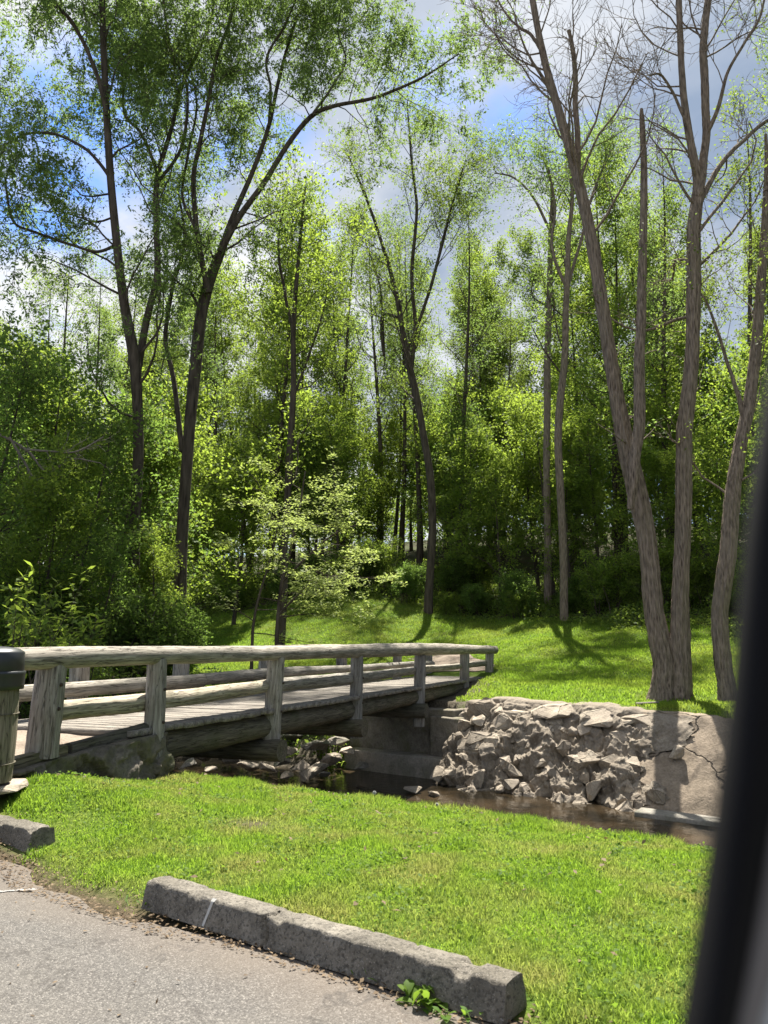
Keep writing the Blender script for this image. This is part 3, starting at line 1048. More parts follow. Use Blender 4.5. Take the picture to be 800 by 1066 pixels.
wall_strip('mortar_face', M['mortar'], -8.95, -4.35, 330, 0.05, 31, 0.0, 130, 0.075)
wall_strip('slab_face', M['slab'], -5.1, 8.0, 170, 0.03, 47, 0.03)
rs = np.random.default_rng(77)
n_st = 0
spots = [(s_, t_) for s_ in np.arange(-8.65, -3.9, 0.37) for t_ in np.arange(0.08, 0.90, 0.125)]
for (s_, t_) in spots:
    s2, t2 = s_ + rs.normal(0, 0.11), t_ + rs.normal(0, 0.05)
    if rs.random() < 0.32 or n_st >= 92 or s2 > -3.95:
        continue
    if s2 > -4.9 and rs.random() < 0.35:
        continue
    q, z = wall_face(s2, t2)
    big = rs.uniform(0.4, 1.1)
    sz = (0.31 * big * rs.uniform(0.7, 1.4), 0.25 * big, 0.17 * big * rs.uniform(0.6, 1.3))
    x, y = qs_xy(q - 0.05 + rs.normal(0, 0.03), s2)
    place('stone', rock_mesh('stone', 500 + n_st, sz, M['stone'], 16, 0.05), (x, y, z), (rs.normal(0.72, 0.28), rs.normal(0, 0.28), rs.normal(-0.63, 0.35)), rw)
    n_st += 1
for j, (s_, z_, sz) in enumerate([(-8.45, -0.02, (0.46, 0.40, 0.34)), (-7.85, 0.02, (0.62, 0.42, 0.24)), (-6.8, 0.0, (0.60, 0.42, 0.22)), (-5.85, -0.02, (0.52, 0.4, 0.19)), (-5.0, -0.05, (0.52, 0.4, 0.17))]):
    x, y = qs_xy(15.4, s_)
    place('cap_stone', rock_mesh('cap_stone', 640 + j, sz, M['stone'], 20, 0.05), (x, y, z_), (0.3, 0.04 * j - 0.08, -0.63 + 0.1 * (j - 2)), rw)
# low concrete sill at the foot of the wall
mb = MB()
for (s0, s1, q0, zt) in [(-4.6, -2.0, 13.4, -1.33), (-2.0, 3.0, 13.42, -1.35)]:
    a_, b_ = np.array(qs_xy(q0 + 0.2, s0)), np.array(qs_xy(q0 + 0.2, s1))
    box_pts(mb, (*(a_ + b_) / 2, zt - 0.25), (*((b_ - a_) / 2), 0), (*(NQ * 0.22), 0), (0, 0, 0.25), 0.012, int(s0 * 10) + 900)
o = mb.build('sill', M['concrete'], rw)
o.matrix_parent_inverse = Matrix.Translation(rw.location).inverted()
bv = o.modifiers.new('bevel', 'BEVEL')
bv.width, bv.segments = 0.03, 2

# loose rocks in the creek under the bridge
rs = np.random.default_rng(12)
rock_px = [(213, 786, 19.2, .30), (240, 790, 18.6, .34), (264, 783, 18.8, .22), (300, 780, 18.6, .30), (325, 778, 18.4, .36), (345, 790, 17.6, .30), (326, 803, 16.9, .34),
           (352, 771, 18.5, .34), (362, 782, 18.0, .28), (312, 797, 17.3, .22), (293, 794, 17.7, .24), (278, 800, 17.2, .22), (258, 797, 17.6, .26), (196, 795, 18.0, .24), (180, 782, 19.4, .34),
           (226, 775, 20.0, .34), (250, 772, 20.2, .32), (280, 768, 20.0, .36), (305, 765, 19.6, .36), (338, 806, 16.6, .16), (300, 806, 16.8, .18), (220, 800, 17.4, .22),
           (376, 797, 17.3, .2), (340, 762, 19.4, .4), (205, 770, 20.6, .35), (475, 768, 18.3, .2), (468, 778, 17.7, .16), (472, 790, 17.3, .2), (478, 757, 18.6, .17), (432, 822, 15.6, .22), (452, 826, 15.3, .16)]
words = {0: 'light angular rock left of the bridge shadow, under the second rail gap', 6: 'pale flat rock nearest the water, below the third bridge post',
         5: 'tilted pale rock in the pile beside the concrete footing', 4: 'large upright mossy rock behind the third bridge post'}
for j, (x_, y_, d_, sz) in enumerate(rock_px):
    p = at(x_, y_, d_)
    p[2] = max(p[2], -1.5)
    o = place('rock', rock_mesh('rock', 700 + j, (sz * rs.uniform(0.9, 1.5), sz * 0.9, sz * rs.uniform(0.28, 0.6)), M['wet_stone'] if j % 3 == 1 or p[2] > -0.9 else M['stone'], 13, 0.05), p, (rs.normal(0, .25), rs.normal(0, .25), rs.uniform(0, 6)))
    if j in (25, 26, 27, 28):
        lab = 'small pale rock piled between the far abutment and the stone wall'
    elif j in (29, 30):
        lab = 'low wet rock lying in the open water before the footing'
    else:
        lab = words.get(j, 'grey creek rock among the rubble pile under the bridge')
    tag(o, lab, 'rock', 'rocks in the creek')

# ------------------------------------------------------------------ wooden bin with black lid
bp = np.array([-3.17, 6.3, 0.0])
bz = 0.35
bn = empty('litter_bin', (bp[0], bp[1], bz))
tag(bn, 'round wooden litter bin with black domed lid beside the bridge', 'litter bin')


def lathe(rows, k=40):
    rows = np.array(rows)
    ang = np.arange(k) / k * 2 * np.pi
    V = np.stack([rows[:, 0:1] * np.cos(ang), rows[:, 0:1] * np.sin(ang), rows[:, 1:2] * np.ones(k)], -1)
    n = len(rows)
    i, j = np.meshgrid(np.arange(n - 1), np.arange(k), indexing='ij')
    F = np.stack([i * k + j, i * k + (j + 1) % k, (i + 1) * k + (j + 1) % k, (i + 1) * k + j], -1).reshape(-1, 4)
    return V.reshape(-1, 3), F


top = 1.395 - bz
mb = MB()
k = 54
rows = np.array([(0.235, z) for z in np.linspace(0, top - 0.28, 16)])
V, F = lathe(rows, k)
ang = np.arctan2(V[:, 1], V[:, 0])
stave = np.where((np.arange(len(V)) % k) % 3 == 0, 0.975, 1.0)
rsc = (0.965 + 0.05 * np.sin(np.clip(V[:, 2] / (top - 0.28), 0, 1) * 3.1)) * stave
V[:, 0] *= rsc
V[:, 1] *= rsc
mb.add(V, F)
# the staves lie along the object's own x axis so that the grain runs upright
Vx = mb.v[0]
mb.v[0] = np.stack([Vx[:, 2], Vx[:, 1], -Vx[:, 0]], -1)
bw = mb.build('staves', M['bin_wood'], bn)
bw.rotation_euler = (0, rad(-90), 0)
for z in (0.14, 0.52):
    mb = MB()
    mb.add(*lathe([(0.236, z - 0.004), (0.246, z - 0.003), (0.246, z + 0.003), (0.236, z + 0.004)]))
    mb.build('hoop', M['beam_wood'], bn)
mb = MB()
mb.add(*lathe([(0.225, top - 0.34), (0.262, top - 0.335), (0.266, top - 0.30), (0.266, top - 0.225), (0.27, top - 0.215), (0.27, top - 0.195), (0.25, top - 0.19)]))
mb.build('band', M['plastic'], bn, True)
mb = MB()
mb.add(*lathe([(0.25, top - 0.20), (0.257, top - 0.19), (0.253, top - 0.05), (0.247, top - 0.038), (0.20, top - 0.012), (0.12, top), (0.03, top + 0.006), (0.001, top + 0.006)]))
mb.build('lid', M['plastic'], bn, True)
fp = place('flat_stone', rock_mesh('flat_stone', 41, (0.42, 0.34, 0.06), M['stone'], 18, 0.05), (bp[0], bp[1], bz - 0.045), (0, 0, 0.4))
tag(fp, 'flat pale paving stone under the wooden litter bin', 'stone')
fp = place('flat_stone', rock_mesh('flat_stone', 43, (0.14, 0.10, 0.02), M['stone'], 14, 0.05), (*at(10, 843, 6.9)[:2], 0.03), (0, 0, 0.9))
tag(fp, 'small flat stone in the grass above the left wheel stop', 'stone')

# ------------------------------------------------------------------ wheel stops
def wheel_stop(p0, p1, h, wb, wt, seed, label):
    """trapezoid concrete bar from p0 to p1 (ground centre line)"""
    p0, p1 = np.array(p0), np.array(p1)
    L = np.linalg.norm(p1 - p0)
    e = empty('wheel_stop', (*(p0 + p1) / 2, 0), math.atan2(*(p1 - p0)[::-1]))
    tag(e, label, 'wheel stop', 'concrete wheel stops along the lot edge')
    r = np.random.default_rng(seed)
    n = 260
    xs = np.linspace(-L / 2, L / 2, n)
    prof = []
    for u in np.linspace(0, 1, 7):
        prof.append((-wb / 2 + (wb - wt) / 2 * u, h * u * 0.94))
    prof += [(-wt / 2 + 0.012, h * 0.985), (-wt / 2 + 0.03, h)] + [(y, h) for y in np.linspace(-wt / 2 + 0.05, wt / 2 - 0.05, 4)] + [(wt / 2 - 0.03, h), (wt / 2 - 0.012, h * 0.985)]
    for u in np.linspace(1, 0, 7):
        prof.append((wb / 2 - (wb - wt) / 2 * u, h * u * 0.94))
    prof = np.array(prof)
    k = len(prof)
    V = np.zeros((n, k, 3))
    V[:, :, 0] = xs[:, None]
    V[:, :, 1] = prof[None, :, 0]
    V[:, :, 2] = prof[None, :, 1]
    fx = np.repeat(xs[:, None], k, 1)
    w = fbm2(fx * 1.0, np.tile(np.arange(k) * 0.05, (n, 1)), 0.12, seed)
    edge = np.exp(-((prof[:, 1] - h) / 0.025) ** 2) * (np.abs(prof[:, 0]) > wt / 2 - 0.05)
    chip = np.clip(fbm2(fx, np.ones_like(fx) * 0.3, 0.09, seed + 3) - 0.25, 0, 1)
    V[:, :, 2] -= edge[None] * chip * 0.034
    V[:, :, 1] += w * 0.004
    V[:, :, 2] += w * 0.003 * (prof[None, :, 1] > 0.02)
    for cx, dep in ((L * -0.01, 0.0), (L * -0.08 if seed == 1 else 9, 0.03)):
        if dep:
            d = np.exp(-((fx - cx - 0.02 * np.sin(np.arange(k) * 0.9)[None]) / 0.008) ** 2)
            V[:, :, 1] -= d * dep * np.sign(prof[None, :, 0])
            V[:, :, 2] -= d * dep * 0.9 * (prof[None, :, 1] > h * 0.9)
    m_ = MB()
    m_.add(V.reshape(-1, 3), g2(n, k))
    for i in (0, n - 1):
        ring = V[i]
        m_.add(np.vstack([ring, ring.mean(0)[None] + [[(-0.012 if i == 0 else 0.012), 0, 0]]]), [[j, (j + 1) % k, k] for j in range(k)])
    b = m_.build('bar', M['stop'], e)
    return e, L


st, L2 = wheel_stop(at(163, 938, 4.55)[:2], at(537, 1058, 3.24)[:2], 0.138, 0.20, 0.14, 1, 'longer worn concrete wheel stop with a white paint stripe and a crack')
# white stripe across the front face and top
mb = MB()
for (y0, z0, y1, z1, w) in [(-0.103, 0.012, -0.0745, 0.127, 0.008), (-0.0745, 0.127, -0.062, 0.1395, 0.013)]:
    x0 = -L2 * 0.27
    xx = x0 + (z0 - 0.01) * 0.3
    xx1 = x0 + (z1 - 0.01) * 0.3
    mb.add([[xx - w, y0, z0], [xx + w, y0, z0], [xx1 + w * 1.15, y1, z1], [xx1 - w * 1.15, y1, z1]], [[0, 1, 2, 3]])
mb.build('paint_stripe', plain('white_stripe', (0.42, 0.41, 0.38), 0.85, 0.1), st)
e1 = at(44, 884, 5.62)
dv = NS * -1.0
wheel_stop((e1[0] + dv[0] * 1.9, e1[1] + dv[1] * 1.9 - 0.12), e1[:2], 0.165, 0.225, 0.165, 2, 'concrete wheel stop at left, cut off by the picture edge')


# ------------------------------------------------------------------ trees
def stem(px, d, dd=0.0):
    """rows (px, py, width in px) at depth d, drifting by dd towards the top -> (x,y,z,r)"""
    out = []
    for i, row in enumerate(px):
        w = row[2]
        f = i / max(1, len(px) - 1)
        p = at(row[0], row[1], d + dd * f)
        out.append([*p, max(0.012, w / 2 / 815.0 * d * (0.68 if d < 20 else 0.62 if d < 27 else 0.7))])
    out = np.array(out)
    if px[0][1] > 600 and len(px) > 4:      # carry the trunk down into the ground with a root flare
        gz_ = float(ground_z(out[0, 0], out[0, 1]))
        if out[0, 2] > gz_ - 0.25:
            foot = out[0].copy()
            foot[2], foot[3] = gz_ - 0.3, out[0, 3] * 1.25
            out = np.vstack([foot[None], out])
    return out


def fill(rows):
    """give every row a width by interpolation"""
    w = [r[2] if len(r) > 2 else None for r in rows]
    idx = [i for i, v in enumerate(w) if v is not None]
    return [(r[0], r[1], float(np.interp(i, idx, [w[k] for k in idx]))) for i, r in enumerate(rows)]


def hero(name, label, cat, stems, d, bark, k=18, ridge=0.0, group=None):
    """tree with stems traced one by one: [(rows, depth drift)]; returns root, stem arrays, trunk builder"""
    arrs = [resample(stem(fill(r), d + off, dd), 40) for (r, off, dd) in stems]
    base = arrs[0][0, :3].copy()
    base[2] = float(ground_z(base[0], base[1]))
    root = empty(name, base)
    tag(root, label, cat, group)
    m_ = MB()
    rng = np.random.default_rng(abs(hash(name)) % 1000 if False else len(label) * 7 + int(d * 10))
    for a in arrs:
        n, kk = 120 if ridge else 40, k
        p = resample(a, n)
        # small natural kinks
        jit = np.stack([np.interp(np.arange(n), np.linspace(0, n, 14), rng.normal(0, 1, 14)) for _ in range(3)], -1)
        jit[0] = 0
        p[:, :3] += jit * p[:, 3:4] * 0.16
        sh = None
        if ridge:
            an = np.arange(kk) / kk * 2 * np.pi
            h = np.arange(n)[:, None] * (np.linalg.norm(p[-1, :3] - p[0, :3]) / n)
            w = np.sin(an * 11 + 0.8 * np.sin(h * 1.9 + an) + 0.5 * np.sin(h * 5.3)) + 0.6 * np.sin(an * 17 + 1.2 * np.sin(h * 2.7 + 2)) + rng.normal(0, 0.35, (n, kk))
            lump = 0.05 * np.sin(an * 2 + h * 0.9) + 0.04 * np.sin(an * 3 - h * 1.7)
            sh = (1 + ridge * w + lump)[None]
        v, f = tubes(p[None, :, :3], p[None, :, 3], kk, shape=sh)
        m_.add(v, f)
        tipv = v[-kk:]
        m_.add(np.vstack([tipv, tipv.mean(0)[None]]), [[j, (j + 1) % kk, kk] for j in range(kk)])
    return root, arrs, m_, rng


def put(mb_, name, material, root, smooth=True):
    o = mb_.build(name, material, root, smooth)
    o.matrix_parent_inverse = Matrix.Translation(root.location).inverted()
    return o


def limbs(rng, A, m, tr, ang, L, rf, mb_, k=6, n=6, wander=0.2, up=0.12, taper=0.3, flat=0.0, rmin=0.006):
    P = np.stack([a[:, :3] for a in A])
    R = np.stack([a[:, 3] for a in A])
    P2_, R2_ = spawn(rng, P, R, m, tr, ang, L, rf, n, wander, up, taper, flat, rmin)
    if mb_ is not None:
        add_tubes(mb_, P2_, R2_, k)
    return P2_, R2_


def sub(rng, PR, m, tr, ang, L, rf, mb_, k=4, n=5, wander=0.22, up=0.08, taper=0.3, flat=0.0, rmin=0.004):
    P2_, R2_ = spawn(rng, PR[0], PR[1], m, tr, ang, L, rf, n, wander, up, taper, flat, rmin)
    if mb_ is not None:
        add_tubes(mb_, P2_, R2_, k)
    return P2_, R2_


# big twin-stemmed tree behind the stone wall, mostly bare
tl = [(688, 736, 43), (688, 715, 36), (687, 680, 32), (683, 640, 28), (676, 580, 25), (668, 530, 28), (658, 480, 30), (649, 440, 26), (640, 390, 22), (630, 330, 20), (619, 265, 19), (606, 205, 18), (596, 165, 17), (580, 110, 14), (565, 55, 12), (553, -10, 10), (545, -70, 6)]
tb = [(657, 530, 10), (661, 480, 17), (666, 420, 18), (667, 350, 15), (669, 280, 13), (670, 200, 11), (669, 130, 9), (668, 113, 5)]
tc_ = [(603, 195, 10), (601, 150, 9.5), (599, 100, 9), (598, 60, 8), (592, 32, 6)]
tr1 = [(705, 737, 46), (704, 715, 38), (704, 680, 33), (707, 640, 26), (711, 580, 22), (713, 520, 22), (715, 460, 22), (719, 400, 22), (721, 340, 21), (722, 280, 22), (723, 235, 20), (727, 195, 16), (722, 165, 12), (713, 110, 11), (709, 60, 10), (706, -10, 9), (703, -70, 5)]
tr2 = [(726, 205, 14), (735, 150, 13), (734, 90, 13), (733, 40, 12), (738, -10, 10), (742, -70, 6)]
tr3 = [(728, 212, 9), (748, 175, 8), (770, 150, 7), (800, 125, 5.5), (840, 105, 3)]
tr4 = [(736, 140, 7), (748, 112, 6), (758, 75, 5), (775, 45, 4.5), (792, 15, 4), (800, -25, 2)]
tr5 = [(562, 50, 6), (552, 35, 5), (540, 28, 4), (524, 10, 3), (510, -20, 2)]
tr6 = [(578, 105, 6), (565, 80, 5), (553, 62, 4), (543, 40, 3), (536, 15, 2)]
tr7 = [(716, 130, 5), (700, 95, 4), (688, 78, 3.5), (676, 78, 2.5)]
root, A, trunk, rng = hero('tree', 'tall twin-stemmed tree with furrowed bark and bare tops behind the stone wall', 'tree', [(tl, 0, 1.0), (tb, -0.25, 0.4), (tc_, 0.9, 0.4), (tr1, 0.15, -0.6), (tr2, -0.3, 0.6), (tr3, -0.3, 1.0), (tr4, -0.2, -1), (tr5, 1.0, 0.3), (tr6, 0.9, -0.5), (tr7, -0.5, -0.6)], 17.0, M['bark'], 48, 0.075)
put(trunk, 'trunk', M['bark'], root)
bt = MB()
P1 = limbs(rng, [A[0]], 18, (0.66, 1.0), (0.5, 1.1), (3.2, 1.8), 0.3, bt, 5, 7, 0.22, 0.14)
P1b = limbs(rng, [A[3], A[4]], 15, (0.5, 1.0), (0.5, 1.2), (3.0, 1.9), 0.3, bt, 5, 7, 0.22, 0.12)
P1c = limbs(rng, [A[2], A[5], A[6], A[7], A[8], A[9]], 6, (0.3, 1.0), (0.4, 1.0), (1.6, 0.9), 0.4, bt, 4, 6, 0.24, 0.12)
P1d = limbs(rng, [A[0], A[1], A[3]], 7, (0.36, 0.62), (0.9, 1.5), (1.2, 1.0), 0.12, bt, 4, 6, 0.3, 0.05)
tw = []
for pr in (P1, P1b, P1c):
    s2 = sub(rng, pr, 6, (0.2, 1.0), (0.4, 1.0), (1.2, 0.8), 0.5, bt, 3, 5, 0.22, 0.08, rmin=0.010)
    s3 = sub(rng, s2, 4, (0.2, 1.0), (0.4, 1.0), (0.6, 0.4), 0.6, bt, 3, 4, 0.22, 0.05, rmin=0.007)
    tw.append(s3)
s2 = sub(rng, P1d, 4, (0.2, 1.0), (0.4, 1.1), (0.5, 0.4), 0.5, bt, 3, 4, 0.3, 0.0)
put(bt, 'branches', M['bark'], root)
cr = MB()
leaves(rng, cr, s2[0], 5, 0.06, 0.075, 0.04)
leaves(rng, cr, tw[0][0][::6], 3, 0.05, 0.06, 0.03)
put(cr, 'crown', M['leaf_feather'], root, False)

# tree at the right edge
t1 = [(757, 740, 30), (756, 715, 26), (754, 690, 25), (752, 640, 24), (757, 580, 23), (763, 520, 22), (770, 470, 20), (780, 420, 19), (788, 360, 17), (793, 300, 15), (797, 230, 13), (799, 180, 9), (797, 140, 4)]
t2 = [(776, 440, 8), (765, 400, 6), (752, 360, 5), (738, 320, 4), (726, 300, 3)]
t3 = [(797, 200, 8), (812, 150, 8), (822, 90, 7), (830, 20, 6), (838, -40, 4)]
root, A, trunk, rng = hero('tree', 'leaning furrowed trunk with thin leaves next to the dark car pillar', 'tree', [(t1, 0, 0.6), (t2, 0.3, 0.8), (t3, 0.5, 0.5)], 16.6, M['bark'], 44, 0.075)
put(trunk, 'trunk', M['bark'], root)
bt, cr = MB(), MB()
P1 = limbs(rng, A, 9, (0.4, 1.0), (0.5, 1.2), (2.2, 1.4), 0.2, bt, 5, 7, 0.25, 0.1)
s2 = sub(rng, P1, 6, (0.2, 1.0), (0.4, 1.1), (1.0, 0.6), 0.5, bt, 3, 5)
s3 = sub(rng, s2, 4, (0.2, 1.0), (0.4, 1.1), (0.5, 0.3), 0.5, bt, 3, 4)
leaves(rng, cr, s3[0], 5, 0.07, 0.085, 0.045)
put(bt, 'branches', M['bark'], root)
put(cr, 'crown', M['leaf_wood'], root, False)

# the two old trees on the left with feathery crowns
e1 = [(143, 700, 24), (141, 640, 21), (141, 560, 19), (144, 480, 18), (143, 420, 18), (140, 370, 20), (131, 325, 17), (123, 270, 15), (118, 210, 14), (113, 140, 13), (109, 70, 12), (107, 0, 11), (106, -70, 8)]
e2 = [(142, 395, 14), (152, 335, 13), (163, 285, 12), (163, 230, 11), (165, 180, 10), (180, 130, 8), (190, 90, 7), (213, 40, 6), (226, -10, 4)]
e3 = [(112, 120, 9), (100, 75, 8), (78, 28, 7), (55, 0, 6), (35, -40, 4)]
e4 = [(121, 255, 6), (100, 262, 5.5), (75, 255, 5), (40, 243, 5), (15, 232, 4.5), (8, 205, 4), (6, 184, 3)]
e5 = [(118, 190, 7), (95, 160, 6), (65, 142, 5), (38, 138, 5), (12, 146, 4), (-3, 168, 3)]
e6 = [(165, 180, 7), (148, 140, 6), (130, 118, 5), (128, 80, 4), (120, 40, 3)]
e7 = [(165, 190, 6), (190, 150, 6), (195, 90, 5), (178, 50, 5), (170, 0, 4), (165, -40, 3)]
root, A, trunk, rng = hero('tree', 'tall dark-trunked tree with feathery crown and crooked side limbs at left', 'tree', [(e1, 0, -1), (e2, 0, 1.5), (e3, -1, -1.5), (e4, -0.5, -1.5), (e5, -0.7, 0.8), (e6, 1, 1), (e7, 0.8, -1.0)], 24.0, M['bark_dark'], 20)
put(trunk, 'trunk', M['bark_dark'], root)
bt, cr = MB(), MB()
P1 = limbs(rng, A, 15, (0.35, 1.0), (0.5, 1.25), (3.4, 2.2), 0.3, bt, 5, 7, 0.22, 0.05)
s2 = sub(rng, P1, 7, (0.15, 1.0), (0.4, 1.1), (1.5, 0.9), 0.5, bt, 3, 5, 0.25, 0.0)
s3 = sub(rng, s2, 6, (0.15, 1.0), (0.4, 1.1), (0.9, 0.6), 0.5, bt, 3, 4, 0.25, -0.12, rmin=0.005)
leaves(rng, cr, s3[0], 19, 0.055, 0.15, 0.05, 0.3, 0.7)
put(bt, 'branches', M['bark_dark'], root)
put(cr, 'crown', M['leaf_feather'], root, False)

f0_ = [(188, 700, 24), (189, 600, 21), (192, 520, 20), (197, 440, 20), (203, 380, 22), (210, 330, 21), (220, 290, 20), (230, 262, 17), (243, 225, 11), (262, 182, 9), (280, 132, 8), (289, 90, 7), (300, 45, 6), (315, 0, 5), (325, -50, 3)]
f1_ = [(217, 305, 12), (207, 250, 10), (202, 190, 9), (208, 150, 8), (218, 100, 7), (226, 60, 6), (240, 20, 6), (248, -30, 4)]
f3_ = [(230, 262, 13), (250, 225, 11), (275, 190, 10), (300, 150, 9), (325, 120, 8.5), (350, 110, 7), (385, 103, 6), (415, 92, 5), (445, 78, 4), (478, 56, 2)]
f4_ = [(280, 132, 6), (282, 95, 5), (278, 60, 5), (295, 30, 4), (312, -10, 3)]
f5_ = [(325, 120, 5), (345, 92, 4.5), (360, 62, 4), (352, 30, 3), (362, -20, 2)]
f6_ = [(205, 240, 6), (190, 205, 5), (196, 160, 5), (205, 110, 4), (196, 60, 3)]
f7_ = [(190, 470, 10), (182, 400, 9), (172, 350, 8), (180, 300, 7), (192, 250, 6), (186, 200, 4)]
root, A, trunk, rng = hero('tree', 'spreading dark tree with a long limb reaching right across the sky', 'tree', [(f0_, 0, 1.0), (f1_, 0, -1.5), (f3_, 0, -2.0), (f4_, 0.5, -1), (f5_, -1.0, 1.0), (f6_, -0.5, 1), (f7_, 0.2, 1.0)], 25.5, M['bark_dark'], 20)
put(trunk, 'trunk', M['bark_dark'], root)
bt, cr = MB(), MB()
P1 = limbs(rng, A, 15, (0.4, 1.0), (0.5, 1.2), (3.2, 2.0), 0.3, bt, 5, 7, 0.22, 0.06)
s2 = sub(rng, P1, 7, (0.15, 1.0), (0.4, 1.1), (1.5, 0.9), 0.5, bt, 3, 5, 0.25, 0.0)
s3 = sub(rng, s2, 6, (0.15, 1.0), (0.4, 1.1), (0.9, 0.6), 0.5, bt, 3, 4, 0.25, -0.12, rmin=0.005)
leaves(rng, cr, s3[0], 19, 0.055, 0.15, 0.05, 0.3, 0.7)
put(bt, 'branches', M['bark_dark'], root)
put(cr, 'crown', M['leaf_feather'], root, False)

# slender tree on the far lawn
c1 = [(446, 644, 16), (447, 620, 13), (448, 590, 12), (450, 550, 12), (448, 500, 12), (442, 460, 11), (434, 420, 11), (427, 385, 11), (420, 350, 9), (413, 310, 8), (403, 270, 6), (390, 230, 5), (375, 190, 4), (362, 160, 2)]
c2 = [(428, 390, 7), (432, 340, 6), (429, 280, 6), (434, 220, 5), (428, 160, 4), (424, 105, 2)]
c3 = [(424, 365, 6), (440, 325, 5), (455, 275, 5), (468, 225, 4), (482, 175, 2)]
c4 = [(415, 330, 5), (398, 330, 5), (400, 370, 4), (396, 300, 3), (380, 250, 2)]
root, A, trunk, rng = hero('tree', 'slender curving tree with sparse leaves at the far edge of the lawn', 'tree', [(c1, 0, 0), (c2, 0, 1), (c3, 0, -1), (c4, 0, 0.5)], 35.0, M['bark_dark'], 16)
put(trunk, 'trunk', M['bark_dark'], root)
bt, cr = MB(), MB()
P1 = limbs(rng, A, 14, (0.42, 1.0), (0.4, 1.0), (3.6, 2.2), 0.3, bt, 5, 7, 0.2, 0.12)
s2 = sub(rng, P1, 7, (0.2, 1.0), (0.4, 1.0), (1.6, 1.0), 0.5, bt, 3, 5, 0.22, 0.08, rmin=0.009)
s3 = sub(rng, s2, 5, (0.15, 1.0), (0.4, 1.1), (0.8, 0.5), 0.5, bt, 3, 4, 0.25, 0.03, rmin=0.006)
leaves(rng, cr, s3[0], 9, 0.13, 0.14, 0.065, 0.4)
put(bt, 'branches', M['bark_dark'], root)
put(cr, 'crown', M['leaf_wood'], root, False)

# pair of straight trunks at the edge of the wood
for nm, lab, rows, extra, dd in [
    ('tree', 'straight dark trunk of the close pair at the wood edge, the thinner and farther one', [(570, 642, 12), (570, 560, 11), (569, 480, 11), (570, 400, 11), (572, 320, 10), (573, 250, 8), (575, 195, 6), (562, 155, 3)], [[(573, 240, 5), (555, 205, 4), (535, 185, 3), (515, 180, 2)]], 34.0),
    ('tree', 'brown trunk of the close pair at the wood edge, the thicker and nearer one', [(588, 656, 15), (587, 640, 13), (587, 580, 12), (583, 500, 12), (583, 430, 12), (589, 370, 11), (590, 310, 10), (592, 250, 8), (596, 200, 6), (588, 140, 3)], [[(590, 300, 6), (575, 260, 5), (578, 215, 4), (570, 170, 2)], [(591, 300, 5), (605, 250, 5), (618, 200, 4), (640, 150, 2)]], 31.0)]:
    root, A, trunk, rng = hero(nm, lab, 'tree', [(rows, 0, 0)] + [(e, 0, 1.0) for e in extra], dd, M['bark_dark'], 16)
    put(trunk, 'trunk', M['bark'], root)
    bt, cr = MB(), MB()
    P1 = limbs(rng, A, 12, (0.45, 1.0), (0.5, 1.1), (3.2, 2.2), 0.3, bt, 5, 7, 0.22, 0.1)
    s2 = sub(rng, P1, 6, (0.2, 1.0), (0.4, 1.0), (1.5, 0.9), 0.5, bt, 3, 5, 0.22, 0.05, rmin=0.008)
    s3 = sub(rng, s2, 5, (0.15, 1.0), (0.4, 1.1), (0.8, 0.5), 0.5, bt, 3, 4, 0.25, -0.05)
    leaves(rng, cr, s3[0], 8, 0.12, 0.14, 0.06, 0.4)
    put(bt, 'branches', M['bark_dark'], root)
    put(cr, 'crown', M['leaf_feather'], root, False)

# trunk behind the dogwood
root, A, trunk, rng = hero('tree', 'straight dark tree rising behind the pale dogwood', 'tree', [([(292, 668, 13), (295, 600, 12), (298, 540, 11), (302, 470, 11), (305, 400, 9), (306, 330, 8), (312, 260, 6), (318, 195, 3)], 0, 0), ([(306, 350, 5), (296, 300, 5), (290, 250, 4), (300, 200, 2)], 0, 1), ([(303, 420, 5), (318, 380, 4), (335, 330, 3), (345, 280, 2)], 0, 1)], 28.0, M['bark_dark'], 16)
put(trunk, 'trunk', M['bark_dark'], root)
bt, cr = MB(), MB()
P1 = limbs(rng, A, 12, (0.3, 1.0), (0.5, 1.1), (3.0, 1.8), 0.3, bt, 5, 7, 0.22, 0.1)
s2 = sub(rng, P1, 6, (0.2, 1.0), (0.4, 1.0), (1.5, 0.9), 0.5, bt, 3, 5, 0.22, 0.05, rmin=0.008)
s3 = sub(rng, s2, 4, (0.15, 1.0), (0.4, 1.1), (0.8, 0.5), 0.5, None, 3, 4, 0.25, 0.0)
leaves(rng, cr, s3[0], 7, 0.13, 0.16, 0.08, 0.5)
put(bt, 'branches', M['bark_dark'], root)
put(cr, 'crown', M['leaf_bright'], root, False)

# flowering dogwood with layered pale sprays
root, A, trunk, rng = hero('dogwood_tree', 'small dogwood with flat layered sprays of pale leaves behind the rail', 'tree', [([(288, 690, 8), (289, 650, 7), (293, 610, 6), (303, 570, 5), (312, 530, 4), (318, 490, 2)], 0, 0), ([(262, 690, 6), (264, 650, 5), (270, 620, 4), (285, 570, 3), (290, 530, 2)], 0, 0.5), ([(295, 605, 4), (325, 575, 3.5), (350, 555, 3), (375, 545, 2)], 0, -1.0), ([(290, 640, 4), (320, 610, 3), (345, 600, 2.5), (370, 600, 2)], 0, -1)], 21.5, M['bark_dark'], 12)
put(trunk, 'trunk', M['bark_dark'], root)
bt, cr = MB(), MB()
P1 = limbs(rng, A, 8, (0.3, 1.0), (1.2, 1.6), (2.1, 1.2), 0.4, bt, 4, 6, 0.10, -0.01, flat=0.92)
s2 = sub(rng, P1, 7, (0.2, 1.0), (0.6, 1.0), (0.8, 0.5), 0.5, bt, 3, 4, 0.08, 0.0, flat=0.96)
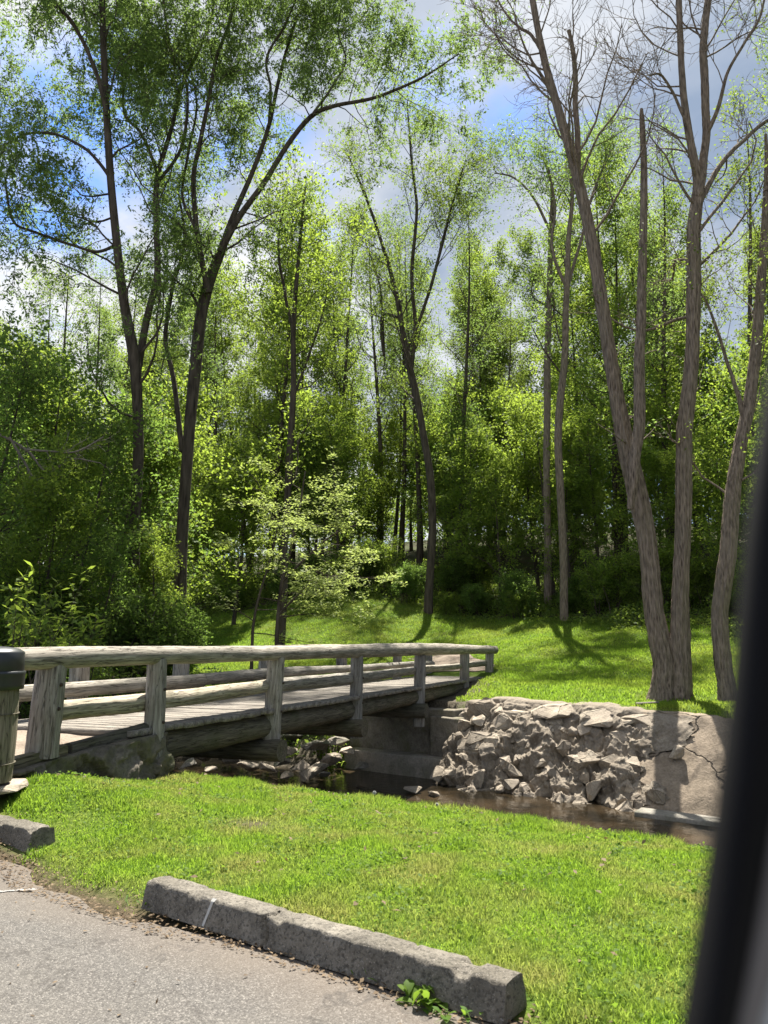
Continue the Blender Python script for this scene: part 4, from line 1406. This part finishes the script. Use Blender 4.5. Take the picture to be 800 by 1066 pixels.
s3 = sub(rng, s2, 4, (0.2, 1.0), (0.5, 0.9), (0.4, 0.3), 0.5, None, 3, 3, 0.08, 0.0, flat=0.96)
leaves(rng, cr, s3[0], 9, 0.035, 0.11, 0.06, 1.6)
put(bt, 'branches', M['bark_dark'], root)
put(cr, 'crown', M['leaf_dogwood'], root, False)


# ------------------------------------------------------------------ the wood: prototypes copied tree by tree
def proto(name, seed, H, spec, leaf, bark):
    rng = np.random.default_rng(seed)
    root = empty(name, (0, 0, 0))
    tk, bt, cr = MB(), MB(), MB()
    trunks = []
    for i in range(spec.get('stems', 1)):
        lean = rng.normal(0, spec.get('lean', 0.05), 2)
        off = rng.normal(0, spec.get('spread', 0.0), 2)
        hh = H * rng.uniform(0.8, 1.0) if i else H
        pts = np.array([[off[0] + lean[0] * z + 0.03 * H * math.sin(z / H * 5 + i) * 0.35, off[1] + lean[1] * z + 0.03 * H * math.sin(z / H * 4 + 2 + i) * 0.35, z, max(0.012, spec['r'] * (1 - z / H * 0.9) * (1.35 if z == 0 else 1))] for z in np.linspace(0, hh, 9)])
        pts[0, 2] = -0.3
        trunks.append(resample(pts, 30))
    for a in trunks:
        add_tubes(tk, a[None, :, :3], a[None, :, 3], 12)
    P1 = limbs(rng, trunks, spec['n1'], spec['tr'], (0.6, 1.3), spec['L1'], 0.35, bt, 5, 7, 0.2, spec.get('up', 0.1), rmin=0.012)
    s2 = sub(rng, P1, spec['n2'], (0.15, 1.0), (0.4, 1.1), spec['L2'], 0.5, bt, 3, 5, 0.24, 0.04, rmin=0.008)
    s3 = sub(rng, s2, spec['n3'], (0.15, 1.0), (0.4, 1.1), spec['L3'], 0.5, bt, 3, 4, 0.25, -0.04, rmin=0.005)
    leaves(rng, cr, s3[0], spec['nl'], spec['sig'], spec['l'], spec['w'], 0.5)
    tk.build('trunk', bark, root, True)
    bt.build('branches', bark, root, True)
    cr.build('crown', leaf, root, False)
    return root


SP_TALL = dict(r=0.20, n1=26, tr=(0.25, 1.0), L1=(4.6, 1.6), n2=8, L2=(1.9, 1.0), n3=6, L3=(0.9, 0.6), nl=16, sig=0.15, l=0.17, w=0.10)
SP_SPARSE = dict(r=0.20, n1=20, tr=(0.36, 1.0), L1=(4.0, 1.5), n2=7, L2=(1.8, 1.0), n3=5, L3=(0.9, 0.6), nl=7, sig=0.14, l=0.15, w=0.08, up=0.16, lean=0.03)
SP_UNDER = dict(r=0.09, n1=20, tr=(0.15, 1.0), L1=(3.0, 1.0), n2=7, L2=(1.3, 0.8), n3=5, L3=(0.6, 0.4), nl=15, sig=0.11, l=0.14, w=0.085)
SP_BUSH = dict(r=0.03, stems=7, spread=0.35, lean=0.22, n1=8, tr=(0.1, 1.0), L1=(1.2, 0.7), n2=5, L2=(0.6, 0.4), n3=4, L3=(0.35, 0.25), nl=8, sig=0.07, l=0.12, w=0.07)
kinds = {
    'tall_a': proto('tree', 1, 21.0, SP_TALL, M['leaf_wood'], M['bark_dark']),
    'tall_b': proto('tree', 2, 23.0, SP_TALL, M['leaf_bright'], M['bark_dark']),
    'tall_c': proto('tree', 3, 22.0, SP_TALL, M['leaf_wood'], M['bark_dark']),
    'sparse_a': proto('tree', 4, 24.0, SP_SPARSE, M['leaf_feather'], M['bark_dark']),
    'sparse_b': proto('tree', 5, 23.0, SP_SPARSE, M['leaf_wood'], M['bark_dark']),
    'under_a': proto('understory_tree', 6, 8.0, SP_UNDER, M['leaf_bright'], M['bark_dark']),
    'under_b': proto('understory_tree', 7, 7.0, SP_UNDER, M['leaf_bright'], M['bark_dark']),
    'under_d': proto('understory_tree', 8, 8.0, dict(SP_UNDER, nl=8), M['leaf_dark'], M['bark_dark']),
    'bush_a': proto('bush', 9, 2.6, SP_BUSH, M['leaf_bright'], M['bark_dark']),
    'bush_b': proto('bush', 10, 2.4, SP_BUSH, M['leaf_dark'], M['bark_dark']),
}
used = set()
LB = {
    'tall': ('leafy green tree standing in the wood behind the far lawn', 'tree', 'trees in the wood'),
    'sparse': ('tall thinly leaved tree rising above the wood', 'tree', 'thin tall trees of the wood'),
    'under': ('bright green young tree among the trunks of the wood', 'tree', 'young trees in the wood'),
    'dark': ('dark leafy young tree in the shady thicket at left', 'tree', 'young trees of the left thicket'),
    'bush': ('leafy bush at the foot of the wood behind the lawn', 'bush', 'bushes at the edge of the wood'),
    'lbush': ('shady bush in the thicket left of the bridge', 'bush', 'bushes of the left thicket'),
}


def plant(kind, x, y, sc, rz, lab):
    src = kinds[kind]
    o = src if kind not in used else copy_tree(src)
    used.add(kind)
    o.location = (x, y, float(ground_z(x, y)) - 0.05)
    o.rotation_euler = (0, 0, rz)
    o.scale = (sc, sc, sc)
    tag(o, *LB[lab])
    return o


rs = np.random.default_rng(2024)
# back rows of the wood
for row, (dq, kinds_) in enumerate([(8.0, ('sparse_a', 'sparse_b', 'tall_b')), (12.5, ('sparse_a', 'tall_b', 'sparse_b')), (19.0, ('tall_a', 'tall_c', 'tall_b')), (25.0, ('tall_a', 'tall_b', 'tall_c'))]):
    stepx = (4.6, 3.6, 3.8, 4.5)[row]
    i = 0
    for s_ in np.arange(-60, 22, stepx):
        s2 = s_ + rs.normal(0, 1.2)
        q = max(float(q_edge(s2)), 0) + dq + rs.normal(0, 1.0)
        x, y = qs_xy(q, s2)
        ang = math.atan2(x, y)
        if abs(ang) > rad(38) or y < 20:
            continue
        kd = kinds_[rs.integers(0, 3)]
        if row == 0 and (s2 > -18 and s2 < -8) and rs.random() < 0.35:
            continue
        pxx = 400 + x / y * 790
        gap = 0.86 if 455 < pxx < 545 else 1.0
        plant(kd, x, y, rs.uniform(0.80, 1.1) * gap, rs.uniform(0, 6.28), 'sparse' if kd.startswith('sparse') else 'tall')
# understory, bright
for s_ in np.concatenate([np.arange(-44, 14, 2.5), np.arange(-44, 14, 2.9) + 0.7]):
    s2 = s_ + rs.normal(0, 0.7)
    q = max(float(q_edge(s2)), 0) + rs.uniform(2.5, 11.0)
    x, y = qs_xy(q, s2)
    if abs(math.atan2(x, y)) > rad(36):
        continue
    plant(('under_a', 'under_b', 'under_d')[rs.integers(0, 3) if rs.random() < 0.5 else rs.integers(0, 2)], x, y, rs.uniform(0.75, 1.35), rs.uniform(0, 6.28), 'under')
for s_ in np.concatenate([np.arange(-60, 16, 2.6), np.arange(-66, 16, 3.0)]):
    s2 = s_ + rs.normal(0, 0.9)
    q = float(q_edge(s2)) + rs.uniform(13.0, 27.0)
    x, y = qs_xy(q, s2)
    if abs(math.atan2(x, y)) > rad(34):
        continue
    plant(('under_a', 'under_b', 'under_d')[rs.integers(0, 3)], x, y, rs.uniform(0.9, 1.5), rs.uniform(0, 6.28), 'under')
# bushes along the edge
for s_ in np.arange(-34, 12, 0.8):
    s2 = s_ + rs.normal(0, 0.4)
    q = max(float(q_edge(s2)), 0) + rs.uniform(0.8, 4.5)
    x, y = qs_xy(q, s2)
    if abs(math.atan2(x, y)) > rad(36):
        continue
    plant(('bush_a', 'bush_b')[rs.integers(0, 2)], x, y, rs.uniform(0.3, 0.85), rs.uniform(0, 6.28), 'bush')
# dark thicket on the left
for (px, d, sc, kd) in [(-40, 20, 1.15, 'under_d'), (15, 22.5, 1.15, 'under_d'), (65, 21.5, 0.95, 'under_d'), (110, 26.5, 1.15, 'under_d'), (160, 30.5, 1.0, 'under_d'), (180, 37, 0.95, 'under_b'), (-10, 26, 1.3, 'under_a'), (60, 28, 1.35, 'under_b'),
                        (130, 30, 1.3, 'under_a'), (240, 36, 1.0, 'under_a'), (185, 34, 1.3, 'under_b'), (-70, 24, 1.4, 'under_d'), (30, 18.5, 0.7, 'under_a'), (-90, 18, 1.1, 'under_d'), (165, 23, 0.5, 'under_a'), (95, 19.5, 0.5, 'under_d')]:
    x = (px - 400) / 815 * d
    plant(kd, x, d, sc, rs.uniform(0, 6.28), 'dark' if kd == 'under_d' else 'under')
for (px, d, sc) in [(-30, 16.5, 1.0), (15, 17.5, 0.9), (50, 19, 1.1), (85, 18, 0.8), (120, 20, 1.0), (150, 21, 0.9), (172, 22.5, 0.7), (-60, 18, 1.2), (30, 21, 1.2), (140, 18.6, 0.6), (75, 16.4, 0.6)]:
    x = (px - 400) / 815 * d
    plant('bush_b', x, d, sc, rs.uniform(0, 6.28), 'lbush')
for kd, o in kinds.items():
    if kd not in used:
        for ch in list(o.children):
            bpy.data.objects.remove(ch)
        bpy.data.objects.remove(o)

# pale dead branch in the thicket
db = MB()
rd = np.random.default_rng(4)
root = empty('dead_branch', at(60, 470, 18.0))
tag(root, 'bare grey dead branch sticking out of the left thicket', 'branch')
A = [resample(stem(fill(r), 18.0, 0.5), 30) for r in ([(-30, 440, 4), (5, 455, 4), (30, 470, 3.4), (50, 492, 3), (75, 478, 2.6), (105, 482, 1.4)], [(28, 468, 4), (55, 470, 3), (80, 470, 3), (108, 455, 2)], [(10, 455, 4), (25, 480, 4), (38, 500, 3), (52, 495, 2)])]
for a in A:
    add_tubes(db, a[None, :, :3], a[None, :, 3], 8)
P1 = limbs(rd, A, 9, (0.2, 1.0), (0.4, 1.2), (0.8, 0.5), 0.5, db, 4, 6, 0.3, 0.0)
sub(rd, P1, 4, (0.2, 1.0), (0.4, 1.2), (0.4, 0.25), 0.5, db, 3, 4, 0.3, 0.0)
put(db, 'limb', M['deadwood'], root)


# light young saplings behind the rail at left
def sapling(px, d, h, seed):
    r = np.random.default_rng(seed)
    x = (px - 400) / 815 * d
    z = float(ground_z(x, d))
    root = empty('sapling', (x, d, z))
    sm, lv = MB(), MB()
    st_ = []
    for i in range(4):
        dx, dy = r.normal(0, 0.28, 2)
        pts = np.array([[x + dx * t * h, d + dy * t * h, z - 0.1 + t * h, 0.016 * (1.1 - t)] for t in np.linspace(0, 1, 5)])
        st_.append(resample(pts, 16))
    for a in st_:
        add_tubes(sm, a[None, :, :3], a[None, :, 3], 5)
    P1 = limbs(r, st_, 7, (0.5, 1.0), (0.6, 1.2), (0.45, 0.3), 0.5, sm, 3, 4, 0.15, 0.1)
    leaves(r, lv, P1[0], 9, 0.03, 0.16, 0.055, 0.8, 0.3)
    put(sm, 'stem', M['bark_dark'], root)
    put(lv, 'foliage', M['leaf_bright'], root, False)
    tag(root, 'pale green sapling with long leaves just behind the left bridge rail', 'sapling', 'saplings behind the left rail')


for j, (px, d, h) in enumerate([(12, 12.5, 2.4), (45, 13.2, 1.7), (88, 13.6, 1.75), (118, 14.2, 1.6), (-25, 12.8, 2.1), (65, 14.0, 1.9)]):
    sapling(px, d, h, 50 + j)

# ------------------------------------------------------------------ grass, ground cover, litter
def blades(rng, x, y, h, w, lean, name, material, seg=True):
    n = len(x)
    z = ground_z(x, y) - 0.005
    a = rng.uniform(0, 2 * np.pi, n)
    side = np.stack([np.cos(a), np.sin(a), np.zeros(n)], -1) * (w / 2)[:, None]
    b = rng.uniform(0, 2 * np.pi, n)
    ln = np.abs(rng.normal(0, lean, n)) + 0.1
    ld = np.stack([np.cos(b) * ln, np.sin(b) * ln, np.zeros(n)], -1) * h[:, None]
    up = np.zeros((n, 3))
    up[:, 2] = h
    p0 = np.stack([x, y, z], -1)
    p1 = p0 + up * 0.55 + ld * 0.35
    p2 = p0 + up * np.sqrt(np.maximum(0.15, 1 - 0.6 * ln ** 2))[:, None] + ld
    V = np.stack([p0 - side, p0 + side, p1 + side * 0.8, p1 - side * 0.8, p2], 1).reshape(-1, 3)
    base = np.arange(n)[:, None] * 5
    m_ = MB()
    m_.add(V, base + np.array([[0, 1, 2, 3]]))
    m_.f.append(base + np.array([[3, 2, 4]]))
    o = m_.build(name, material)
    tag(o, kind='stuff')
    return o


def in_view(x, y, margin=1.25):
    return (y > 2.6) & (np.abs(x) / np.maximum(y, 0.1) < 0.5 * margin + 0.6 / np.maximum(y, 1))


rg = np.random.default_rng(99)
N = 1050000
q = 2.80 + rg.random(N) ** 0.9 * 4.55
s = rg.uniform(-9.5, 5.0, N)
x, y = qs_xy(q, s)
dist = np.sqrt(x ** 2 + y ** 2)
rel_a = (x - P2[0]) * BU[0] + (y - P2[1]) * BU[1]
rel_c = (x - P2[0]) * BV[0] + (y - P2[1]) * BV[1]
dens = np.clip(1.25 - dist * 0.07, 0.45, 1) * (0.62 + 0.38 * sstep(-0.6, 0.3, fbm2(x, y, 0.35, 21)))
dens *= sstep(2.86, 3.12, q + 0.12 * fbm2(x, y, 0.3, 33)) * 0.9 + 0.1 * (q > 2.95)
dens *= 1 - 0.95 * np.exp(-(((x + 1.02) ** 2 / 0.05) + ((y - 6.25) ** 2 / 0.03)))
keep = in_view(x, y) & (rg.random(N) < dens) & ~((rel_c > -0.18) & (rel_a > -8)) 
# keep blades off the wheel stops
for (p0, p1, w) in ((at(163, 938, 4.55)[:2], at(537, 1058, 3.24)[:2], 0.13), (np.array([e1[2] if False else at(44, 884, 5.62)[0] + dv[0] * 1.9, at(44, 884, 5.62)[1] + dv[1] * 1.9]), at(44, 884, 5.62)[:2], 0.13)):
    dvv = norm(p1 - p0)
    t = (x - p0[0]) * dvv[0] + (y - p0[1]) * dvv[1]
    c = (x - p0[0]) * -dvv[1] + (y - p0[1]) * dvv[0]
    keep &= ~((t > -0.05) & (t < np.linalg.norm(p1 - p0) + 0.05) & (np.abs(c) < w))
    keep &= ~((t > -0.05) & (t < np.linalg.norm(p1 - p0) + 0.05) & (c < 0) & (c > -0.6))
keep &= (x - bp[0]) ** 2 + (y - bp[1]) ** 2 > 0.24 ** 2
x, y, dist = x[keep], y[keep], dist[keep]
hh = rg.uniform(0.022, 0.054, len(x)) * (0.65 + 0.75 * sstep(-0.4, 0.8, fbm2(x, y, 0.33, 14))) * (1 + 0.4 * (np.abs(xy_qs(x, y)[0] - 6.2) < 0.5))
ww_ = rg.uniform(0.003, 0.006, len(x)) * (0.8 + dist * 0.07)
blades(rg, x, y, hh, ww_, 0.7, 'lawn_grass', M['grass'])
print('near blades', len(x))

# broad clover and plantain leaves among the grass
NC = 60000
q = rg.uniform(3.05, 6.4, NC)
s = rg.uniform(-9, 4.5, NC)
x, y = qs_xy(q, s)
rel_c = (x - P2[0]) * BV[0] + (y - P2[1]) * BV[1]
kp = in_view(x, y) & (fbm2(x, y, 0.28, 55) + rg.normal(0, 0.5, NC) > 0.5) & (rel_c < -0.25)
p0, p1 = at(163, 938, 4.55)[:2], at(537, 1058, 3.24)[:2]
dvv = norm(p1 - p0)
c = (x - p0[0]) * -dvv[1] + (y - p0[1]) * dvv[0]
t = (x - p0[0]) * dvv[0] + (y - p0[1]) * dvv[1]
kp &= ~((t > -0.1) & (t < 2.3) & (c < 0.14) & (c > -0.8))
x, y = x[kp], y[kp]
z = ground_z(x, y) + rg.uniform(0.015, 0.04, len(x))
mb = MB()
Pc = np.stack([np.stack([x, y, z], -1), np.stack([x + 0.01, y, z + 0.005], -1)], 1)
leaves(rg, mb, Pc, 1, 0.006, 0.027, 0.019, 0.9)
tag(mb.build('clover', M['weed']), kind='stuff')

# far lawn
N = 420000
q = rg.uniform(15.0, 31, N)
s = rg.uniform(-31, 4, N)
x, y = qs_xy(q, s)
rel_a = (x - P2[0]) * BU[0] + (y - P2[1]) * BU[1]
rel_c = (x - P2[0]) * BV[0] + (y - P2[1]) * BV[1]
onpath = (rel_a > 14.8) & (rel_a < 18.5) & (rel_c - 0.16 * (rel_a - 15.3) ** 2 > 0.05) & (rel_c - 0.16 * (rel_a - 15.3) ** 2 < 1.9)
wallcap = (q < 15.6 + 0.35 * sstep(-0.3, 0.6, fbm2(x, y, 0.5, 8))) & (s > -9.5)
keep = in_view(x, y, 1.15) & (q < q_edge(s) + 1.2) & (x > -0.25 * y + 0.6 * fbm2(x, y, 2, 3)) & ~onpath & ~wallcap & ~((rel_a < 15.6) & (rel_c > -0.25) & (rel_c < 2.1)) & ((s > -10.3) | (q > 16.2))
keep &= rg.random(N) < np.clip(1.5 - y / 40, 0.5, 1)
x, y = x[keep], y[keep]
blades(rg, x, y, rg.uniform(0.05, 0.10, len(x)), rg.uniform(0.012, 0.024, len(x)), 0.6, 'far_lawn_grass', M['grass_far'])
print('far blades', len(x))

# undergrowth at the foot of the wood and on the left bank
N = 130000
q = rg.uniform(13.6, 38, N)
s = rg.uniform(-42, 10, N)
x, y = qs_xy(q, s)
inwood = ((q > q_edge(s) + 0.2 + 0.8 * fbm2(x, y, 1.5, 6)) & (s > -40)) | ((x < -0.25 * y - 0.3 + 0.6 * fbm2(x, y, 1.5, 2)) & (q > 14)) | ((s < -10.8) & (s > -24) & (q > 14.0) & (q < 16.8))
rel_a = (x - P2[0]) * BU[0] + (y - P2[1]) * BU[1]
rel_c = (x - P2[0]) * BV[0] + (y - P2[1]) * BV[1]
inwood &= ~((rel_a < 16) & (rel_c > -0.3) & (rel_c < 2.2))
kp = inwood & in_view(x, y, 1.2) & (rg.random(N) < 0.35 + 0.65 * sstep(-0.2, 0.7, fbm2(x, y, 1.2, 17)))
x, y = x[kp], y[kp]
top_ = 0.12 + 0.55 * sstep(-0.3, 0.9, fbm2(x, y, 1.6, 61)) * np.where((xy_qs(x, y)[0] < 17.2) & (xy_qs(x, y)[1] > -22), 0.5, 1)
z0 = ground_z(x, y)
Pc = np.stack([np.stack([x, y, z0], -1), np.stack([x + rg.normal(0, .06, len(x)), y + rg.normal(0, .06, len(x)), z0 + top_], -1)], 1)
mb = MB()
leaves(rg, mb, Pc, 4, 0.05, 0.12, 0.07, 0.6)
tag(mb.build('undergrowth', M['leaf_wood']), kind='stuff')

# far-off wood closing the view on the hillside
N = 30000
q = rg.uniform(60, 78, N)
s = rg.uniform(-110, 20, N)
x, y = qs_xy(q, s)
z0 = ground_z(x, y)
topz = 9 + 5 * fbm2(s, q * 0.2, 9, 71)
z = z0 + rg.random(N) ** 0.8 * topz
kp = in_view(x, y, 1.25) & (fbm2(s, z, 4.0, 73) + 0.5 * fbm2(s, z, 1.5, 74) > -0.55)
x, y, z = x[kp], y[kp], z[kp]
Pc = np.stack([np.stack([x, y, z], -1), np.stack([x + rg.normal(0, 0.5, len(x)), y, z + 0.5], -1)], 1)
mb = MB()
leaves(rg, mb, Pc, 5, 0.35, 0.32, 0.22, 0.5)
tag(mb.build('distant_wood', M['leaf_wood']), kind='stuff')

# dry litter along the edge of the asphalt
N = 5200
s = rg.uniform(-8.5, 2.5, N)
q = 2.72 + np.abs(rg.normal(0, 0.16, N)) + np.interp(s, [-9, -5.6, -5.1, -4.6, -3.3, -3], [0.25, 0.25, 0.05, -0.12, -0.1, 0.0])
q[: N // 4] = rg.uniform(1.0, 3.0, N // 4)
x, y = qs_xy(q, s)
z = np.maximum(ground_z(x, y), np.where(q < 2.95, 0.0, -1)) + 0.006
kp = in_view(x, y) & ((np.arange(N) >= N // 4) | (rg.random(N) < 0.22))
x, y, z = x[kp], y[kp], z[kp]
Pc = np.stack([np.stack([x, y, z], -1), np.stack([x + 0.01, y, z + 0.004], -1)], 1)
mb = MB()
leaves(rg, mb, Pc, 1, 0.003, 0.026, 0.013, 2.0)
xl, yl = qs_xy(rg.uniform(3.2, 6.2, 420), rg.uniform(-9, 4, 420))
kl = in_view(xl, yl) & ((xl - P2[0]) * BV[0] + (yl - P2[1]) * BV[1] < -0.3)
xl, yl = xl[kl], yl[kl]
zl = ground_z(xl, yl) + 0.035
Pl = np.stack([np.stack([xl, yl, zl], -1), np.stack([xl + 0.01, yl, zl + 0.004], -1)], 1)
leaves(rg, mb, Pl, 1, 0.003, 0.045, 0.022, 1.5)
tag(mb.build('leaf_litter', M['litter']), kind='stuff')


# weeds at the wheel stop, dandelion clocks in the grass
def weed(p, n, l, w, label, seed, spread=1.0):
    r = np.random.default_rng(seed)
    z = max(0.0, float(ground_z(p[0], p[1])))
    root = empty('weed', (p[0], p[1], z))
    tag(root, label, 'weed')
    m_, s_ = MB(), MB()
    for i in range(n):
        a = r.uniform(0, 6.28)
        el = r.uniform(0.25, 1.25)
        ll = l * r.uniform(0.6, 1.15)
        o0 = np.array([r.normal(0, 0.03) * spread, r.normal(0, 0.02) * spread, 0.0])
        d = np.array([math.cos(a) * math.cos(el), math.sin(a) * math.cos(el), math.sin(el)])
        sd = norm(np.cross(d, [0, 0, 1]))
        pts = [o0 + d * ll * t + np.array([0, 0, -0.35 * ll * t * t]) for t in np.linspace(0, 1, 6)]
        wd = [0.1, 0.2, 0.75, 1.0, 0.7, 0.03]
        V = []
        for q_, k_ in zip(pts, wd):
            V += [q_ - sd * w * k_ * 0.5 + [0, 0, w * 0.15 * k_], q_, q_ + sd * w * k_ * 0.5 + [0, 0, w * 0.15 * k_]]
        F = []
        for k_ in range(5):
            for c_ in (0, 1):
                F.append([k_ * 3 + c_, k_ * 3 + c_ + 1, k_ * 3 + c_ + 4, k_ * 3 + c_ + 3])
        m_.add(V, F)
        if i % 2 == 0:
            st = np.array([o0, o0 + d * ll * 0.5])
            add_tubes(s_, st[None], np.full((1, 2), 0.002), 4)
    m_.build('leaves', M['weed'], root, True)
    s_.build('stalk', M['stem'], root)


weed(at(447, 1046, 3.34)[:2], 26, 0.13, 0.045, 'leafy green weed growing at the foot of the longer wheel stop', 1, 1.8)
weed(at(482, 1058, 3.25)[:2], 14, 0.08, 0.02, 'low yellowish weed beside the leafy weed at the wheel stop', 2, 2.2)
weed(at(158, 940, 4.52)[:2], 26, 0.10, 0.012, 'grassy weed tuft at the far left end of the longer wheel stop', 3, 2.0)
weed(at(388, 1020, 3.58)[:2], 12, 0.07, 0.012, 'thin weed tuft at the middle of the longer wheel stop', 4, 1.6)


def dandelion(px, py, d, h, label):
    x, y = (px - 400) / 840 * d, d
    z = float(ground_z(x, y))
    root = empty('dandelion', (x, y, z))
    tag(root, label, 'flower')
    m_ = MB()
    add_tubes(m_, np.array([[[0, 0, 0], [0.004, 0, h * 0.5], [0, 0.003, h]]]), np.full((1, 3), 0.003), 5)
    m_.build('stem', M['stem'], root)
    r = np.random.default_rng(int(px))
    dirs = norm(r.normal(size=(150, 3)))
    m_ = MB()
    st = np.stack([np.zeros_like(dirs), dirs * 0.016], 1) + np.array([0, 0, h])
    add_tubes(m_, st, np.tile([0.0006, 0.0035], (150, 1)), 3)
    m_.build('seed_head', M['white'], root)


weed(at(205, 786, 18.6)[:2], 40, 0.45, 0.12, 'leafy green plant on the stream stones left of the bridge posts', 6, 5.0)
weed(at(306, 772, 18.9)[:2], 36, 0.42, 0.10, 'leafy green plant on the stones under the middle of the bridge', 7, 5.0)
weed(at(345, 768, 18.7)[:2], 30, 0.4, 0.10, 'green plant beside the third post behind the cross log', 8, 4.0)
dandelion(390, 830, 7.4, 0.10, 'white dandelion clock on a tall stem at the lawn edge')
dandelion(455, 836, 7.15, 0.05, 'short white dandelion clock in the grass right of the tall one')

# stick by the twin tree
x_, y_ = 5.1, 16.0
sk = log('stick', [[x_, y_, float(ground_z(x_, y_)) + 0.06, 0.03], [x_ + 0.5, y_ + 0.1, float(ground_z(x_ + .5, y_ + .1)) + 0.09, 0.02]], M['deadwood'], None, 8, 3, 0, 0.1, 0, 6)
tag(sk, 'short broken stick on the grass left of the twin-stemmed tree', 'stick')

# ------------------------------------------------------------------ car we look out of: window edge close to the lens
car = empty('car', (0.2, 0.1, 0))
tag(car, 'dark blurred window pillar and pale trim of a car close at right', 'car')


def ribbon(name, rows, D0, depth, material, wpx):
    """sweep of a rounded bar: rows (px of the left edge, py), width in px, real thickness depth"""
    m_ = MB()
    V = []
    n = len(rows)
    for i, (px, py) in enumerate(rows):
        D = D0 + 0.015 * (i / n)
        a = at(px, py, D)
        b = at(px + wpx[i], py, D + 0.012)
        fwd = np.array([0.0, 1.0, 0.0])
        prof = [a + fwd * depth * 0.5, a + fwd * depth * 0.2, a + (b - a) * 0.12, a + (b - a) * 0.5 - fwd * depth * 0.06, a + (b - a) * 0.88, b + fwd * depth * 0.2, b + fwd * depth * 0.8, (a + b) / 2 + fwd * depth, a + (b - a) * 0.1 + fwd * depth * 0.9]
        V += prof
    k = 9
    i, j = np.meshgrid(np.arange(n - 1), np.arange(k), indexing='ij')
    F = np.stack([i * k + j, i * k + (j + 1) % k, (i + 1) * k + (j + 1) % k, (i + 1) * k + j], -1).reshape(-1, 4)
    m_.add(V, F)
    o = put(m_, name, material, car)
    return o


edge = np.array([(702, 1300), (717, 1180), (730, 1085), (742, 1010), (756, 920), (766, 850), (776, 780), (785, 700), (793, 620), (801, 540), (811, 460), (823, 380), (838, 300), (856, 210), (878, 100), (902, -20), (922, -120)], float)
edge[:, 0] += np.interp(edge[:, 1], [500, 1000], [2, 9])
eg = resample(np.concatenate([edge, np.zeros((len(edge), 2))], 1), 50)[:, :2]
wd = np.interp(eg[:, 1], [0, 700, 900, 1066, 1300], [50, 48, 40, 34, 34])
ribbon('window_seal', eg, 0.19, 0.02, M['rubber'], wd)
eg2 = eg.copy()
eg2[:, 0] += wd - 2
ribbon('pillar_trim', eg2, 0.195, 0.03, M['trim'], np.interp(eg[:, 1], [0, 850, 950, 1066, 1300], [90, 60, 34, 20, 16]))
eg3 = eg2.copy()
eg3[:, 0] += np.interp(eg[:, 1], [0, 850, 950, 1066, 1300], [90, 60, 34, 20, 16]) - 2
ribbon('painted_frame', eg3, 0.20, 0.05, M['paint'], np.full(50, 160.0))
mb = MB()
for i, (y0, z0, z1) in enumerate([(0.24, 0.30, 1.16)]):
    box_pts(mb, (0.0, y0, (z0 + z1) / 2), (0.62, 0, 0), (0, 0.045, 0), (0, 0, (z1 - z0) / 2))
o = put(mb, 'door_panel', M['paint'], car, False)
bv = o.modifiers.new('bevel', 'BEVEL')
bv.width, bv.segments = 0.03, 3
